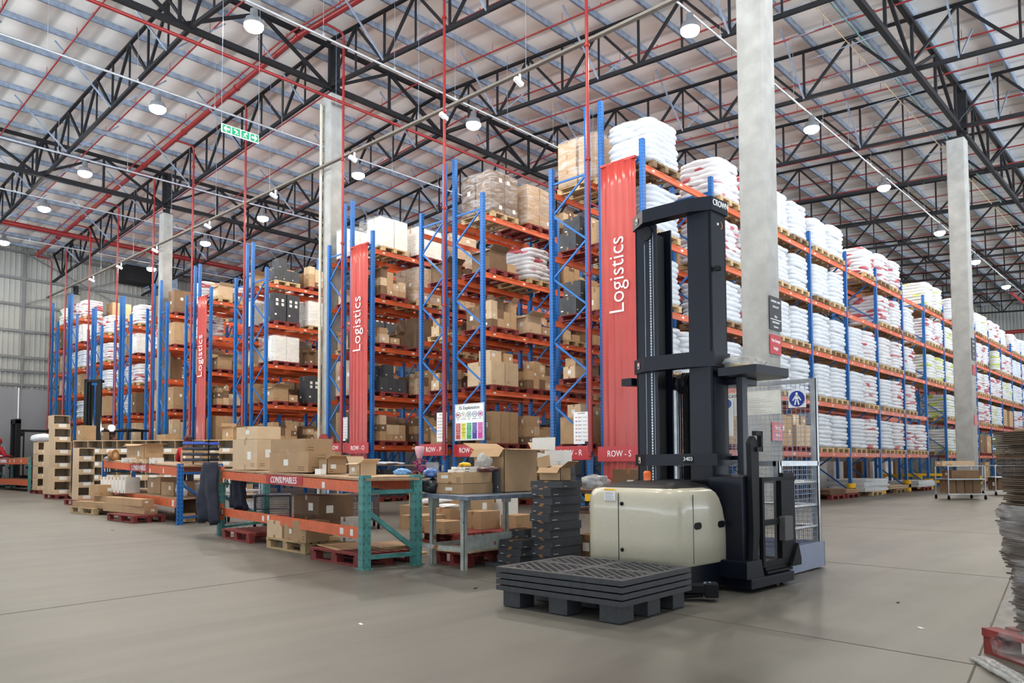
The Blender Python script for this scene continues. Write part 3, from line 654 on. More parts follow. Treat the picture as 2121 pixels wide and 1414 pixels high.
# ------------------------------------------------------------------ pallets and loads
def pallet_mesh(m, blocks=True):
    mb = MB(); W_, D_ = 1.2, 1.0   # length along y for rack use: x=1.0 (face), y=1.2 deep
    for i in range(7): x = -.5+.05+i*.15; mb.bx((x-.05, -.6, .122), (x+.05, .6, .144))
    for y in (-.55, 0, .55): mb.bx((-.5, y-.05, .1), (.5, y+.05, .122))
    for x in (-.43, 0, .43):
        for y in (-.53, 0, .53): mb.bx((x-.06, y-.07, .022), (x+.06, y+.07, .1))
        mb.bx((x-.06, -.6, 0), (x+.06, .6, .022))
    return mb.mesh('pallet', m)
PALR = pallet_mesh(REDP); PALW = pallet_mesh(WOOD); PALD = pallet_mesh(WOODD)
def ring(w_, d_, n, z, seams, amp, seed, bul):
    out = []
    for k in range(n):
        a = 2*math.pi*k/n; ca, sa = math.cos(a), math.sin(a)
        p = 5.0; r = (abs(ca)**p+abs(sa)**p)**(-1/p)
        x, y = ca*r, sa*r
        # soft dents where one sack meets the next
        q = (x if abs(y) > abs(x) else y)
        dent = min(abs(q-s) for s in seams)
        e = 1-.05*math.exp(-(dent/.07)**2)
        nz = noise.noise(Vector((ca*1.6+seed*3.1, sa*1.6, z*3+seed)))*amp
        out.append((x*(w_/2+bul)*e+ca*nz, y*(d_/2+bul)*e+sa*nz))
    return out
def sack_stack(seed, n=8, w_=1.02, d_=1.18, h=.13, slump=.0):
    """list of layer meshes, each a ring of pillow-edged sacks"""
    r_ = random.Random(seed); L_ = []; z = 0
    for i in range(n):
        hh = h*r_.uniform(.93, 1.06); mb = MB(); N_ = 56
        seams = [-.33, .33] if i % 2 else [0.02, 3]
        prof = [(-.04, -.045), (.16, -.008), (.45, .014), (.74, .004), (.95, -.03), (1.03, -.075)]
        bw = r_.uniform(-.012, .016); prof = [(f_, b_+bw) for f_, b_ in prof]
        ox, oy = r_.uniform(-.02, .02), r_.uniform(-.02, .02); sc_ = 1+r_.uniform(-.015, .015)-slump*(i/n)**2
        rings = []
        for f, b in prof:
            rg = ring(w_*sc_, d_*sc_, N_, z+f*hh, seams, .05, seed+i*.37, b)
            sag = lambda p: .02*noise.noise(Vector((p[0]*3, p[1]*3, seed+i)))
            rings.append([(p[0]+ox, p[1]+oy, z+f*hh+(sag(p) if 0 < f else 0)) for p in rg])
        top = [(p[0]*.55, p[1]*.55, z+hh*1.04+.015*noise.noise(Vector((p[0]*4, p[1]*4, i)))) for p in rings[-1]]
        rings.append(top)
        vs_ = [v for rg in rings for v in rg]
        mb.add(vs_, [(a*N_+k, a*N_+(k+1) % N_, (a+1)*N_+(k+1) % N_, (a+1)*N_+k) for a in range(len(rings)-1) for k in range(N_)], 0, True)
        mb.add(rings[0], [tuple(range(N_))[::-1]]); mb.add(rings[-1], [tuple(range(N_))])
        L_.append(mb); z += hh*.97
    return L_, z
SM = {}
def stack_meshes(kind, seed, n, slump):
    k_ = (kind, seed, n)
    if k_ not in SM:
        L_, h = sack_stack(seed, n, slump=slump)
        m = {'w': SACKW, 'r': SACKR, 'y': SACKY, 'g': SACKB}[kind]
        SM[k_] = ([mb.mesh('sack_layer', m) for mb in L_], h)
    return SM[k_]
KN = {'w': 'plain white', 'r': 'red printed white', 'y': 'lime banded white', 'g': 'green printed white'}
def sack_load(x, y, z, kind, seed, n, label, rz=0, sc_=1.0, sy=1.0):
    t = thing('sack_stack', label, 'sack stack', (x, y, z+.006), rz, 'wrapped stacks of sacks on pallets')
    ms, h = stack_meshes(kind, seed, n, .05)
    for me in ms: obj('sack_layer', me, t)
    t.scale = (sc_, sy, 1)
    return h
PL_N = [0]; PALS = []; CARTS = []
def pallet(x, y, z, kind='w', rz=0, label=None, scx=1.0, group='pallets in the racks'):
    o = obj('pallet', {'w': PALW, 'r': PALR, 'd': PALD}[kind], None, (x, y, z+.001), rz); o.scale.x = scx; PL_N[0] += 1; PALS.append(o)
    tag(o, label, 'pallet', group); return o
LEVN = ['lowest', 'second', 'third', 'fourth', 'fifth', 'sixth']
PK = {'w': 'pale wooden', 'r': 'red', 'd': 'weathered wooden'}
# front row: one letter per slot, two slots per bay, bays counted from the rack end
SROW = {4: 'w. rr ww ww .r rr .. yy .w yy wy rr w. rr ww yy .w', 3: 'w. rr ww ww .. rr w. rr yy rr rr .y rr ww rr ww yy', 2: 'w. wr ww ww wr rr r. yy yw yy rr rr yy ww rr yy ww',
        1: 'ww ww ww ww wr wr r. .. yw yy rr yw cc rr ww yy rr', 0: 'cc cc cc ww wr wr rr .. yy yw cc yy rr ww cc rr yy'}
SX = []
for li, s_ in SROW.items():
    for k, pair in enumerate(s_.split()):
        for q, ch in enumerate(pair):
            x = RX+BAY*k+.05+(.77 if q == 0 else 2.14); z = LS[li]
            where = '%s level, %s bay %s, front rack' % (LEVN[li], ORD[k], 'left' if q == 0 else 'right')
            SX.append((x, z, ch, where, li, k, q))
y_s = 9.36
for i, (x, z, ch, where, li, k, q) in enumerate(SX):
    if ch == '.': continue
    if ch == 'c': continue
    pk = 'w' if (i*7) % 5 else 'd'
    pallet(x, y_s, z, pk, 0, '%s pallet under sacks, %s' % (PK[pk], where), 1.1)
    n = 8 if li != 4 or (i % 3) else 7
    if k == 0: n = 8
    sack_load(x, y_s, z+.146, ch, (i*5) % 4+(.5 if ch != 'w' else 0), n if ch != 'y' else 8, '%s sack stack, %s' % (KN[ch], where), R([0, 180, 0, 180][i % 4]), 1.22)
# ---------------- cartons
CB = {}
MK = {'b': CARD, 'l': CARDL, 'd': CARDD, 'w': CARDW, 'k': CARDK}
LAB = mat('carton_label_print', (226, 224, 218), .5, var=.12, scale=90)
def carton_mesh(w_, d_, h, m='b', seed=0, tape=True, open_=False, detail=True):
    key = (round(w_, 2), round(d_, 2), round(h, 2), m, seed, open_)
    if key in CB: return CB[key]
    r_ = random.Random(seed*77+int(w_*100)+int(h*1000)); mb = MB(); e = .0015
    x, y = w_/2, d_/2
    if not open_: mb.bx((-x, -y, 0), (x, y, h))
    else:
        t_ = .006
        mb.bx((-x, -y, 0), (x, y, t_)); mb.bx((-x, -y, 0), (-x+t_, y, h)); mb.bx((x-t_, -y, 0), (x, y, h)); mb.bx((-x, -y, 0), (x, -y+t_, h)); mb.bx((-x, y-t_, 0), (x, y, h))
        fl = min(d_*.42, .2)
        lo = open_ == 'low'
        for s, a in ((-1, r_.uniform(-30, 15) if lo else r_.uniform(10, 45)), (1, r_.uniform(0, 25) if lo else r_.uniform(40, 100))):
            a = R(a); mb.beam((0, s*y, h), (0, s*(y+fl*math.cos(a)), h+fl*math.sin(a)), w_, t_, upv=(0, 0, 1))
        for s, a in ((-1, r_.uniform(-50, 5) if lo else r_.uniform(-50, 30)), (1, r_.uniform(-30, 10) if lo else r_.uniform(10, 70))):
            a = R(a); mb.beam((s*x, 0, h), (s*(x+fl*.6*math.cos(a)), 0, h+fl*.6*math.sin(a)), d_*.96, t_, upv=(0, 0, 1))
    if detail:
        if tape and not open_:
            tw = .025
            mb.bx((-x-e, -tw, h*.82), (x+e, tw, h+e), 1); mb.bx((-x-e, -tw, -0.0), (x+e, tw, h*.16), 1)
            mb.bx((-.0015, -y-.0008, h-.0002), (.0015, y+.0008, h+.0004), 2) if False else None
        q = r_.random()
        lw, lh = min(.11, w_*.26), min(.12, h*.3)
        if m != 'k':
            if q < .4: cx = r_.uniform(-x*.5, x*.5); cz = h*r_.uniform(.45, .62); mb.bx((cx-lw/2, -y-e, cz-lh/2), (cx+lw/2, -y, cz+lh/2), 3)
            if .25 < q < .7: cy = r_.uniform(-y*.5, y*.5); cz = h*r_.uniform(.4, .6); mb.bx((-x-e, cy-lw/2, cz-lh/2), (-x, cy+lw/2, cz+lh/2), 3)
            if r_.random() < .6:
                for s in range(2): mb.bx((-x*.8, -y-e*.6, h*.12+s*.03), (-x*.8+w_*.2, -y, h*.12+s*.03+.006), 2)
            if r_.random() < .5:
                for s in range(3): mb.bx((-x-e*.6, -y*.8, h*.1+s*.022), (-x, -y*.8+d_*.16, h*.1+s*.022+.005), 2)
        else:
            mb.bx((-x-e, y*.55, h*.2), (-x, y*.82, h*.26), 3); mb.bx((-x*.8, -y-e, h*.2), (-x*.5, -y, h*.26), 3)
            if h > .6:
                for s in (-1, 1):
                    for j in (0, 1): mb.bx((s*x*.45-w_*.1, -y-e, h*(.55+.15*j)), (s*x*.45+w_*.1, -y, h*(.65+.15*j)), 3)
    me = mb.mesh('carton', [MK[m], TAPE, INK, LAB]); CB[key] = me; return me
CN = {'b': 'brown', 'l': 'light brown', 'd': 'dark brown', 'w': 'white', 'k': 'charcoal'}
NCART = [0]
def carton(x, y, z, w_, d_, h, m='b', rz=0, label='', group='cartons stored in the racks', seed=0, open_=False, name='carton'):
    me = carton_mesh(w_, d_, h, m, seed, open_=open_)
    o = obj(name, me, None, (x, y, z+.001), rz); tag(o, label, 'box', group); NCART[0] += 1
    if name == 'carton': CARTS.append(o)
    return o
def wrapsleeve(x, y, z, w_, d_, h, label, seed=1):
    """crinkled clear film around a load"""
    mb = MB(); n = 36; m_ = 8; rings = []
    for j in range(m_+1):
        f = j/m_; rg = []
        for k in range(n):
            a = 2*math.pi*k/n; ca, sa = math.cos(a), math.sin(a); r = (abs(ca)**16+abs(sa)**16)**(-1/16.)
            q = 1+.012*noise.noise(Vector((ca*4, sa*4, j*.9+seed)))
            rg.append((ca*r*(w_/2+.03)*q, sa*r*(d_/2+.03)*q, f*(h+.01)))
        rings.append(rg)
    mb.add([v for rg in rings for v in rg], [(a*n+k, a*n+(k+1) % n, (a+1)*n+(k+1) % n, (a+1)*n+k) for a in range(m_) for k in range(n)], 0, True)
    o = mb.build('stretch_wrap', WRAP, None, (x, y, z)); tag(o, label, 'plastic wrap', 'clear wrap around pallet loads'); return o
POSN = ['front left', 'front right', 'back left', 'back right', 'middle', 'upper left', 'upper right', 'upper back left', 'upper back right', 'top left', 'top right']
def cluster(x, y, z, tmpl, seed, where, facing=-1, fd=1.0):
    """a group of cartons on one pallet; x,y centre, z top of pallet"""
    r_ = random.Random(seed*13+5)
    def C(dx, dy, dz, w_, d_, h, m='b', pos='', open_=False, rz=0):
        carton(x+dx, y+dy*fd*(-facing), z+dz, w_, d_*fd, h, m, R(rz+r_.uniform(-2, 2)), '%s carton %s, %s' % (CN[m]+(' open' if open_ else ''), pos, where), seed=r_.randint(0, 3), open_=open_)
    mm = r_.choice('bblbd')
    if tmpl == 0:      # two by two block, two high
        h = r_.choice((.38, .45)); 
        for k, (dx, dz) in enumerate(((-.25, 0), (.26, 0), (-.25, h+.002), (.26, h+.002))): C(dx, -.3, dz, .48, .5, h, mm, POSN[[0, 1, 9, 10][k]])
        C(0, .3, 0, .95, .5, h*1.9, mm, 'back')
    elif tmpl == 1:    # tall cartons side by side
        for k, dx in enumerate((-.34, 0, .34)): C(dx, -.25, 0, .32, .6, r_.uniform(.8, .95), mm, ['left', 'middle', 'right'][k])
    elif tmpl == 2:    # one big open box and a low one
        C(-.18, -.15, 0, .6, .7, .5, mm, 'left', True); C(.33, -.3, 0, .34, .4, .25, 'b', 'right'); C(.33, .2, 0, .34, .4, .4, 'd', 'rear right')
    elif tmpl == 3:    # three high wrapped stack
        h = .36
        for k in range(3):
            C(-.26, -.28, k*(h+.002), .5, .55, h, mm, ['lower left', 'middle left', 'upper left'][k]); C(.26, -.28, k*(h+.002), .5, .55, h, mm, ['lower right', 'middle right', 'upper right'][k])
        C(0, .3, 0, 1.0, .5, 3*h, mm, 'back'); wrapsleeve(x, y, z, 1.06, 1.14*fd, 3*h, 'clear wrap round load, %s' % where, seed)
    elif tmpl == 4:    # low scatter
        C(-.3, -.3, 0, .35, .35, .28, 'l', 'left'); C(.1, -.35, 0, .32, .3, .2, 'b', 'middle'); C(.38, -.2, 0, .22, .4, .34, 'd', 'right', True); C(-.3, -.28, .281, .3, .3, .2, 'b', 'upper left')
    elif tmpl == 5:    # single large crate-like carton
        C(0, 0, 0, .98, 1.0, .95, 'd' if r_.random() < .4 else 'b', 'centre')
    elif tmpl == 6:    # charcoal cartons
        for k in range(3): C(-.34+.34*k, -.3, 0, .33, .5, .42, 'k', ['left', 'middle', 'right'][k])
        C(-.17, -.3, .421, .33, .5, .4, 'k', 'upper left'); C(.2, .25, 0, .8, .5, .6, 'b', 'back')
    elif tmpl == 7:    # tall charcoal appliance cartons
        C(-.28, -.25, 0, .5, .6, 1.0, 'k', 'left'); C(.26, -.25, 0, .5, .6, 1.0, 'k', 'right')
    elif tmpl == 8:    # two large cartons plus small ones on top
        C(-.26, -.1, 0, .5, .9, .62, mm, 'lower left'); C(.26, -.1, 0, .5, .9, .62, mm, 'lower right'); C(-.2, -.2, .622, .44, .4, .3, 'l', 'upper left'); C(.28, -.25, .622, .3, .36, .26, 'b', 'upper right', r_.random() < .5)
    elif tmpl == 9:    # shrink-wrapped pale block
        for k in range(2): C(-.26+.52*k, -.2, 0, .5, .7, .9, 'w', ['left', 'right'][k])
        wrapsleeve(x, y, z, 1.06, 1.14*fd, .92, 'clear wrap round pale load, %s' % where, seed)
    elif tmpl == 11:   # many small cartons in uneven columns
        for c_ in range(4):
            hh = 0; n_ = r_.choice((2, 3, 3))
            for k in range(n_):
                h = r_.choice((.2, .24, .28)); C(-.37+.245*c_, -.32, hh, .235, .4, h, r_.choice('bbld'), ['left', 'inner left', 'inner right', 'right'][c_]+[' low', ' middle', ' top'][k], r_.random() < .12 and k == n_-1); hh += h+.002
        C(0, .2, 0, .9, .5, .6, 'd', 'back')
    elif tmpl == 10:   # empty wooden pallets stacked flat
        for k in range(4): pallet(x, y, z-.144+.146*(k+1), 'd', 0, '%s spare wooden pallet, %s' % (ORD[k], where))
RN = {'Q': 'rack behind 5S board', 'R': 'ROW-R rack', 'P': 'ROW-P rack', 'O': 'ROW-O rack', 'N': 'ROW-N rack', 'M': 'rack left of middle column', 'L': 'rack behind appliance cartons', 'K': 'farthest bannered rack',
      'J': 'rack behind farthest banner', 'I': 'large carton far rack', 'H': 'rack by second column', 'G': 'fourth rack from left', 'F': 'narrow far rack', 'E': 'third rack from left', 'D': 'inner third far rack', 'C': 'second rack from left', 'B': 'inner second far rack', 'A': 'left wall rack', 'S': 'front rack'}
# slot codes per level, lowest first: digits = carton templates, s/r/g = sacks, . = empty; two slots per bay
FILL = {
 'Q': ['1BB838', '8BB032', 'B242.0', '2rB424', '33B8..'],
 'O': ['BB4802', '6B18.8', '4548.2', 'B3B8.4', '9934B.'],
 'M': ['BB0824', '27B1.3', '9B38.4', '79.73.', '6B.0..'],
 'K': ['5B18B.', 'B242..', '2420..', '.448..', '2rrr..'],
 'R': ['8.2.4.', '4.B2.4', '6B024.', '61434.', '3.8r..'.replace('3.', '3.')],
 'P': ['20', '42', '42', '23', '..'], 'N': ['11', '3.', '2.', '42', '9.'],
 'L': ['2.', '08', '23', '9.', '2.'], 'J': ['15', '1.', '59', 'r.', 'rr'], 'I': ['11', '53', '.4', '5.', '5r'],
 'H': ['55', '1.', '5.', 'r.', '5.'], 'G': ['1r', '1s', 'rr', '9r', 'rr'], 'F': ['5', 's', 'r', '5', '.'], 'E': ['51', '5.', 's5', 'r.', 'rr'],
 'D': ['1', '5', '.', '9', 'r'], 'C': ['15', 's2', '5s', 's.', '9.', 'r5'], 'B': ['1', '.', '5', 's', '9', 'r'], 'A': ['1.', '5.', '1.', '15', '5.', 'g.']}
sd = 0
for rn, lvls in FILL.items():
    row = ROWS[rn]; yc = (row['yn']+row['yf'])/2; dep = row['yf']-row['yn']; facing = -1 if rn in 'QOMKIGECAS' else 1
    far = rn in 'JIHGFEDCBA'
    for li, s_ in enumerate(lvls):
        for i, ch in enumerate(s_):
            sd += 1
            if ch == '.': continue
            k, q = i//2, i % 2
            x = RX+BAY*k+.05+(.74 if q == 0 else 2.16); z = row['lv'][li]
            where = '%s level, %s place, %s' % (LEVN[li], ORD[i], RN[rn])
            pk = 'w' if ch in 'srg' or sd % 5 == 0 else 'r'
            pallet(x, yc, z, pk, 0, '%s pallet, %s' % (PK[pk], where)).scale.y = min(1, dep/1.02)
            zz = z+.146
            if ch in 'srg':
                sack_load(x, yc, zz, {'s': 'w', 'r': 'r', 'g': 'g'}[ch], (sd % 4)+(.5 if ch != 's' else 0), 7, '%s sack stack, %s' % (KN[{'s': 'w', 'r': 'r', 'g': 'g'}[ch]], where), 0, .98, min(1, dep/1.04))
            else:
                cluster(x, yc, zz, 11 if ch == 'B' else int(ch), sd, where, facing, min(1, dep/1.06))
# cartons at the near end of the front row
for (li, k, q), tm in {(0, 0, 0): 8, (0, 0, 1): 2, (0, 1, 0): 8, (0, 1, 1): 0, (0, 2, 0): 1, (0, 2, 1): 8, (0, 10, 0): 5, (0, 10, 1): 1, (1, 12, 0): 5, (1, 12, 1): 1, (0, 14, 0): 5}.items():
    x = RX+BAY*k+.05+(.77 if q == 0 else 2.14); z = LS[li]; where = '%s level, %s bay %s, front rack' % (LEVN[li], ORD[k], 'left' if q == 0 else 'right')
    pallet(x, y_s, z, 'r', 0, 'red pallet under cartons, %s' % where); cluster(x, y_s, z+.146, tm, li*9+k*3+q, where)
print('pallets', PL_N, 'cartons', NCART)
# ------------------------------------------------------------------ order picker truck
def rounded(x0, x1, y0, y1, r, n=7):
    P = []
    for cx, cy, a0 in ((x1-r, y0+r, -90), (x1-r, y1-r, 0), (x0+r, y1-r, 90), (x0+r, y0+r, 180)):
        for i in range(n+1): a = R(a0+90*i/n); P.append((cx+r*math.cos(a), cy+r*math.sin(a)))
    return P
def cover_outline(x0, x1, y0, y1, n=7):
    P = []
    for cx, cy, a0, r in ((x1-.05, y0+.05, -90, .05), (x1-.05, y1-.05, 0, .05), (x0+.19, y1-.19, 90, .19), (x0+.19, y0+.19, 180, .19)):
        for i in range(n+1): a = R(a0+90*i/n); P.append((cx+r*math.cos(a), cy+r*math.sin(a)))
    return P
TRUCKL = 'large order picker truck with cream body and tall black mast'
tk = thing('order_picker_truck', TRUCKL, 'forklift', (5.95, 3.75, 0), R(-3))
def TL(x, y, z=0): return (x-5.95, y-3.75, z)
# body cover: stacked rounded outlines, the front edge leaning back towards the top
cv = MB(); rings = []
for z, xm, ins in ((.25, 6.27, .012), (.27, 6.27, 0), (.45, 6.255, 0), (.6, 6.225, 0), (.72, 6.185, 0), (.80, 6.145, .004), (.85, 6.115, .014), (.88, 6.09, .034), (.893, 6.06, .07)):
    pg = cover_outline(5.44+ins-5.95, xm-ins-5.95, 3.2+ins-3.75, 4.2-ins-3.75); rings.append([(p[0], p[1], z) for p in pg])
n = len(rings[0])
cv.add([v for r_ in rings for v in r_], [(a*n+k, a*n+(k+1) % n, (a+1)*n+(k+1) % n, (a+1)*n+k) for a in range(len(rings)-1) for k in range(n)], 0, True)
cv.add(rings[-1], [tuple(range(n))]); cv.add(rings[0], [tuple(range(n))[::-1]])
body = cv.build('body_cover', CREAM, tk)
GAP = mat('dark_panel_gap', (40, 40, 36), .8)
MB().bx(TL(5.437, 3.775, .27), TL(5.442, 3.781, .85)).build('door_seam', GAP, body); MB().bx(TL(5.69, 3.197, .27), TL(5.694, 3.203, .84)).build('door_seam', GAP, body)
kn = MB().lathe((0, 0, 0), [(.017, -.004), (.017, .008), (.008, .012)], 14, axis='x').xf(Matrix.Scale(-1, 4, (1, 0, 0))).mesh('door_latch', BLACK)
for z in (.76, .37): obj('door_latch', kn, body, TL(5.44, 3.74, z))
for x, z in ((5.76, .58), (6.13, .575)):
    P = [(x-5.95+.036*c+(.018 if c > 0 else -.018)*1.2, z+.03*s) for c, s in [(math.cos(2*math.pi*k/16), math.sin(2*math.pi*k/16)) for k in range(16)]]
    MB().prism(P, -.5525, -.546, 'y').build('hand_hole', BLACK, body); 
st = MB().bx(TL(5.436, 3.81, .785), TL(5.4405, 3.93, .885)).build('warning_sticker', SIGNW, body)
MB().bx(TL(5.4345, 3.81, .868), TL(5.436, 3.93, .885)).build('yellow_strip', YEL, st)
tl = MB(); 
for i in range(6): tl.bx(TL(5.4345, 3.82+.02*(i % 2), .795+.011*i), TL(5.436, 3.92, .798+.011*i))
tl.build('sticker_text', mat('notice_print', (150, 140, 140), .6), st)
sk = MB().prism(rounded(5.46-5.95, 6.45-5.95, 3.22-3.75, 4.18-3.75, .17), .05, .25); sk.bx(TL(6.2, 3.19, .04), TL(6.6, 4.3, .24)); sk.build('chassis', TRKB, tk)
dm = MB(); rings = []
for z, ins in ((.885, .07), (.91, .1), (.935, .2), (.945, .32)):
    pg = rounded(5.44+ins-5.95, 6.2-ins*.4-5.95, 3.2+ins-3.75, 4.2-ins-3.75, .14); rings.append([(p[0], p[1], z) for p in pg])
dm.add([v for r_ in rings for v in r_], [(a*n+k, a*n+(k+1) % n, (a+1)*n+(k+1) % n, (a+1)*n+k) for a in range(3) for k in range(n)], 0, True); dm.add(rings[-1], [tuple(range(n))])
dm.build('top_lid', BLACK, tk)
AMB = mat('orange_beacon_lens', (228, 100, 20), .2, var=.02)
bc = MB().lathe(TL(5.88, 3.79, .935), [(.09, 0), (.09, .012), (.05, .014)], 24).build('beacon_base', BLACK, tk)
MB().lathe(TL(5.88, 3.79, .95), [(.036, 0), (.036, .055), (.032, .075), (.02, .085)], 20).build('beacon', AMB, tk)
# mast
def tri_plate(z0, z1):
    P = [(6.47, 4.36), (6.31, 4.12), (6.35, 3.62), (6.45, 3.43), (6.74, 3.43), (6.74, 3.50), (6.52, 3.53), (6.47, 3.70), (6.44, 4.04), (6.55, 4.24), (6.74, 4.29), (6.74, 4.36)]
    return MB().prism([(a-5.95, b-3.75) for a, b in P], z0, z1)
ma = thing('mast', None, None, (0, 0, 0)); ma.parent = tk
for z0, z1, nm_ in ((3.47, 3.60, 'top_crosshead'), (2.00, 2.14, 'middle_crosshead'), (1.08, 1.19, 'lower_crosshead')): tri_plate(z0, z1).build(nm_, TRKB, ma, bevel=.008)
for s, ya in ((1, 4.06), (-1, 3.45)):
    c = MB(); c.bx(TL(6.45, ya, .08), TL(6.47, ya+.25, 3.47)); c.bx(TL(6.45, ya if s < 0 else ya+.23, .08), TL(6.72, (ya if s < 0 else ya+.23)+.022, 3.47)); c.bx(TL(6.70, ya, .08), TL(6.72, ya+.25, 3.47))
    c.build('outer_channel', TRKB, ma)
    c = MB()
    for q in range(3): c.bx(TL(6.50+.015*q, ya+.05+.055*q, .1), TL(6.66, ya+.065+.055*q, 3.4))
    c.bx(TL(6.49, ya+.045, .1), TL(6.505, ya+.2, 3.4) if s < 0 else TL(6.505, ya+.09, 3.4)); c.build('inner_channel', BLACK, ma)
MB().lathe(TL(6.46, 4.17, 3.40), [(.07, -.03), (.07, .03)], 20, axis='x').build('chain_wheel', BLACK, ma)
ch = MB(); z = .3
while z < 3.38: ch.box(TL(6.452, 4.13, z), (.012, .016, .02)); z += .028
ch.build('lift_chain', GALVL, ma)
MB().tube([TL(6.455, 4.10, .3), TL(6.455, 4.10, 3.4)], .006, 6).tube([TL(6.455, 4.20, .3), TL(6.455, 4.20, 3.3)], .006, 6).build('hoses', GALV, ma)
MB().tube([TL(6.62, 3.84, .1), TL(6.62, 3.84, 1.95)], .03, 12).tube([TL(6.62, 3.84, 1.5), TL(6.62, 3.84, 1.98)], .04, 12).build('lift_cylinder', BLACK, ma)
pu = MB().lathe(TL(6.62, 3.86, 1.88), [(.10, -.05), (.10, -.02), (.08, -.01), (.08, .01), (.10, .02), (.10, .05)], 22, axis='y').build('pulley', BLACK, ma)
hz = MB()
for q in range(4): hz.tube([TL(6.53, 3.80+.025*q, .4), TL(6.53, 3.80+.025*q, 1.9), TL(6.60, 3.80+.025*q, 1.98), TL(6.70, 3.80+.025*q, 1.9), TL(6.70, 3.80+.025*q, .4)], .008, 6)
hz.build('hydraulic_hoses', RUB, ma)
MB().box(TL(6.51, 3.41, 2.92), (.05, .05, .04)).tube([TL(6.5, 3.43, 2.92), TL(6.5, 3.37, 2.92)], .014, 8).build('mast_knob', BLACK, ma)
text('CROWN', .085, LETW, tk, TL(6.60, 3.424, 3.545), (1, 0, 0), (0, 0, 1), xs=.82)
text('SP', .035, LETW, tk, TL(6.58, 3.445, 3.36), (1, 0, 0), (0, 0, 1)); sw = MB().tube([TL(6.62+.04*math.cos(a), 3.446, 3.36+.035*math.sin(a)) for a in [R(-70+14*i) for i in range(11)]], .003, 5); sw.build('orange_arc', mat('orange_logo_arc', (226, 150, 90), .4), tk)
lp = MB().box(TL(6.346, 3.66, 1.135), (.006, .11, .07)).build('number_plate', BLACK, tk)
text('3403', .052, LETW, tk, TL(6.341, 3.66, 1.14), (0, -1, 0), (0, 0, 1))
for z in (3.53, 2.07, 1.135):
    w_ = MB().box((0, 0, 0), (.003, .05, .06)).build('caution_sticker', SIGNW, tk, TL(6.385, 4.245, z)); w_.rotation_euler.z = R(-34); MB().box((-.002, 0, .02), (.002, .05, .016)).build('orange_strip', mat('orange_logo_arc', (226, 150, 90)), w_); MB().box((-.002, 0, -.012), (.002, .03, .025)).build('warning_symbol', INK, w_)
# operator cab, its side standing proud of the mast
og = MB(); P = [(6.76, 3.42), (6.45, 3.40), (6.42, 3.0), (6.98, 2.97), (7.10, 3.05), (7.10, 4.3), (6.5, 4.55), (6.5, 4.42), (6.76, 4.38)]; og.prism([(a-5.95, b-3.75) for a, b in P], 1.90, 1.975); og.bx(TL(6.70, 3.3, 1.84), TL(7.0, 4.1, 1.9))
og.build('overhead_guard', TRKB, tk, bevel=.006)
MB().bx(TL(6.66, 3.27, .9), TL(6.75, 3.33, 1.92)).build('guard_post', TRKB, tk); MB().bx(TL(6.66, 4.3, .9), TL(6.75, 4.36, 1.92)).build('guard_post', TRKB, tk)
GLASS = mat('clear_guard_panel', (225, 232, 235), .05, var=.01, alpha=.12)
MB().bx(TL(6.78, 3.36, 1.18), TL(6.785, 4.3, 1.88)).build('clear_screen', GLASS, tk)
fr_ = MB().bx(TL(6.77, 3.33, 1.13), TL(6.80, 4.33, 1.17)); fr_.bx(TL(6.77, 3.33, 1.85), TL(6.80, 4.33, 1.9)); fr_.bx(TL(6.77, 3.33, 1.15), TL(6.80, 3.37, 1.89)); fr_.build('screen_frame', BLACK, tk)
cs = MB().bx(TL(6.45, 3.3, .2), TL(6.62, 4.34, .95)); cs.prism([(a-5.95, b) for a, b in [(6.20, .13), (6.47, .13), (6.47, .96), (6.40, 1.0), (6.20, .98)]], 3.04-3.75, 3.36-3.75, 'y'); cs.build('operator_console', TRKB, tk, bevel=.01)
ar = MB().prism([(a-5.95, b) for a, b in [(6.27, .20), (6.36, .20), (6.41, .5), (6.42, 1.28), (6.34, 1.34), (6.28, 1.28), (6.30, .5)]], 2.99-3.75, 3.035-3.75, 'y').build('side_gate_arm', BLACK, tk, bevel=.008)
MB().bx(TL(6.36, 2.97, 1.20), TL(6.46, 3.01, 1.24)).bx(TL(6.43, 2.97, 1.20), TL(6.46, 3.01, 1.38)).bx(TL(6.34, 2.97, 1.34), TL(6.46, 3.01, 1.38)).build('gate_handle', BLACK, ar)
pf = MB().bx(TL(6.50, 2.99, .15), TL(7.06, 4.3, .19)).bx(TL(6.50, 2.97, .125), TL(6.98, 4.3, .15)); pf.build('operator_platform', BLACK, tk, bevel=.006)
bp_ = MB(); Yp = 2.98
for a, b in (((6.47, .94), (7.08, .975)), ((6.47, .55), (6.95, .60)), ((6.47, .19), (7.08, .24))): bp_.bx(TL(a[0], Yp, a[1]), TL(b[0], Yp+.04, b[1]))
bp_.bx(TL(6.45, Yp, .19), TL(6.485, Yp+.04, .975)); bp_.bx(TL(6.80, Yp, .19), TL(7.06, Yp+.05, .975)); bp_.prism([(a-5.95, b) for a, b in [(6.92, .16), (7.11, .16), (7.11, .22), (7.06, .36)]], Yp-3.78, Yp-3.75, 'y')
bp_.bx(TL(6.84, Yp, .975), TL(7.05, Yp+.04, 1.01))
bp_.build('load_side_frame', BLACK, tk); MB().bx(TL(6.76, 2.93, .40), TL(6.92, 2.99, .62)).build('grey_control_box', mat('dark_grey_box', (74, 74, 74), .5), tk, bevel=.006)
og_ = MB().bx(TL(6.16, 2.94, .035), TL(6.94, 3.18, .12)); og_.prism([(a-5.95, b) for a, b in [(6.12, .12), (6.42, .12), (6.37, .27), (6.12, .27)]], 2.96-3.75, 3.3-3.75, 'y'); og_.bx(TL(6.16, 4.3, .035), TL(6.94, 4.5, .12)); og_.bx(TL(6.16, 2.98, .05), TL(6.3, 4.48, .12))
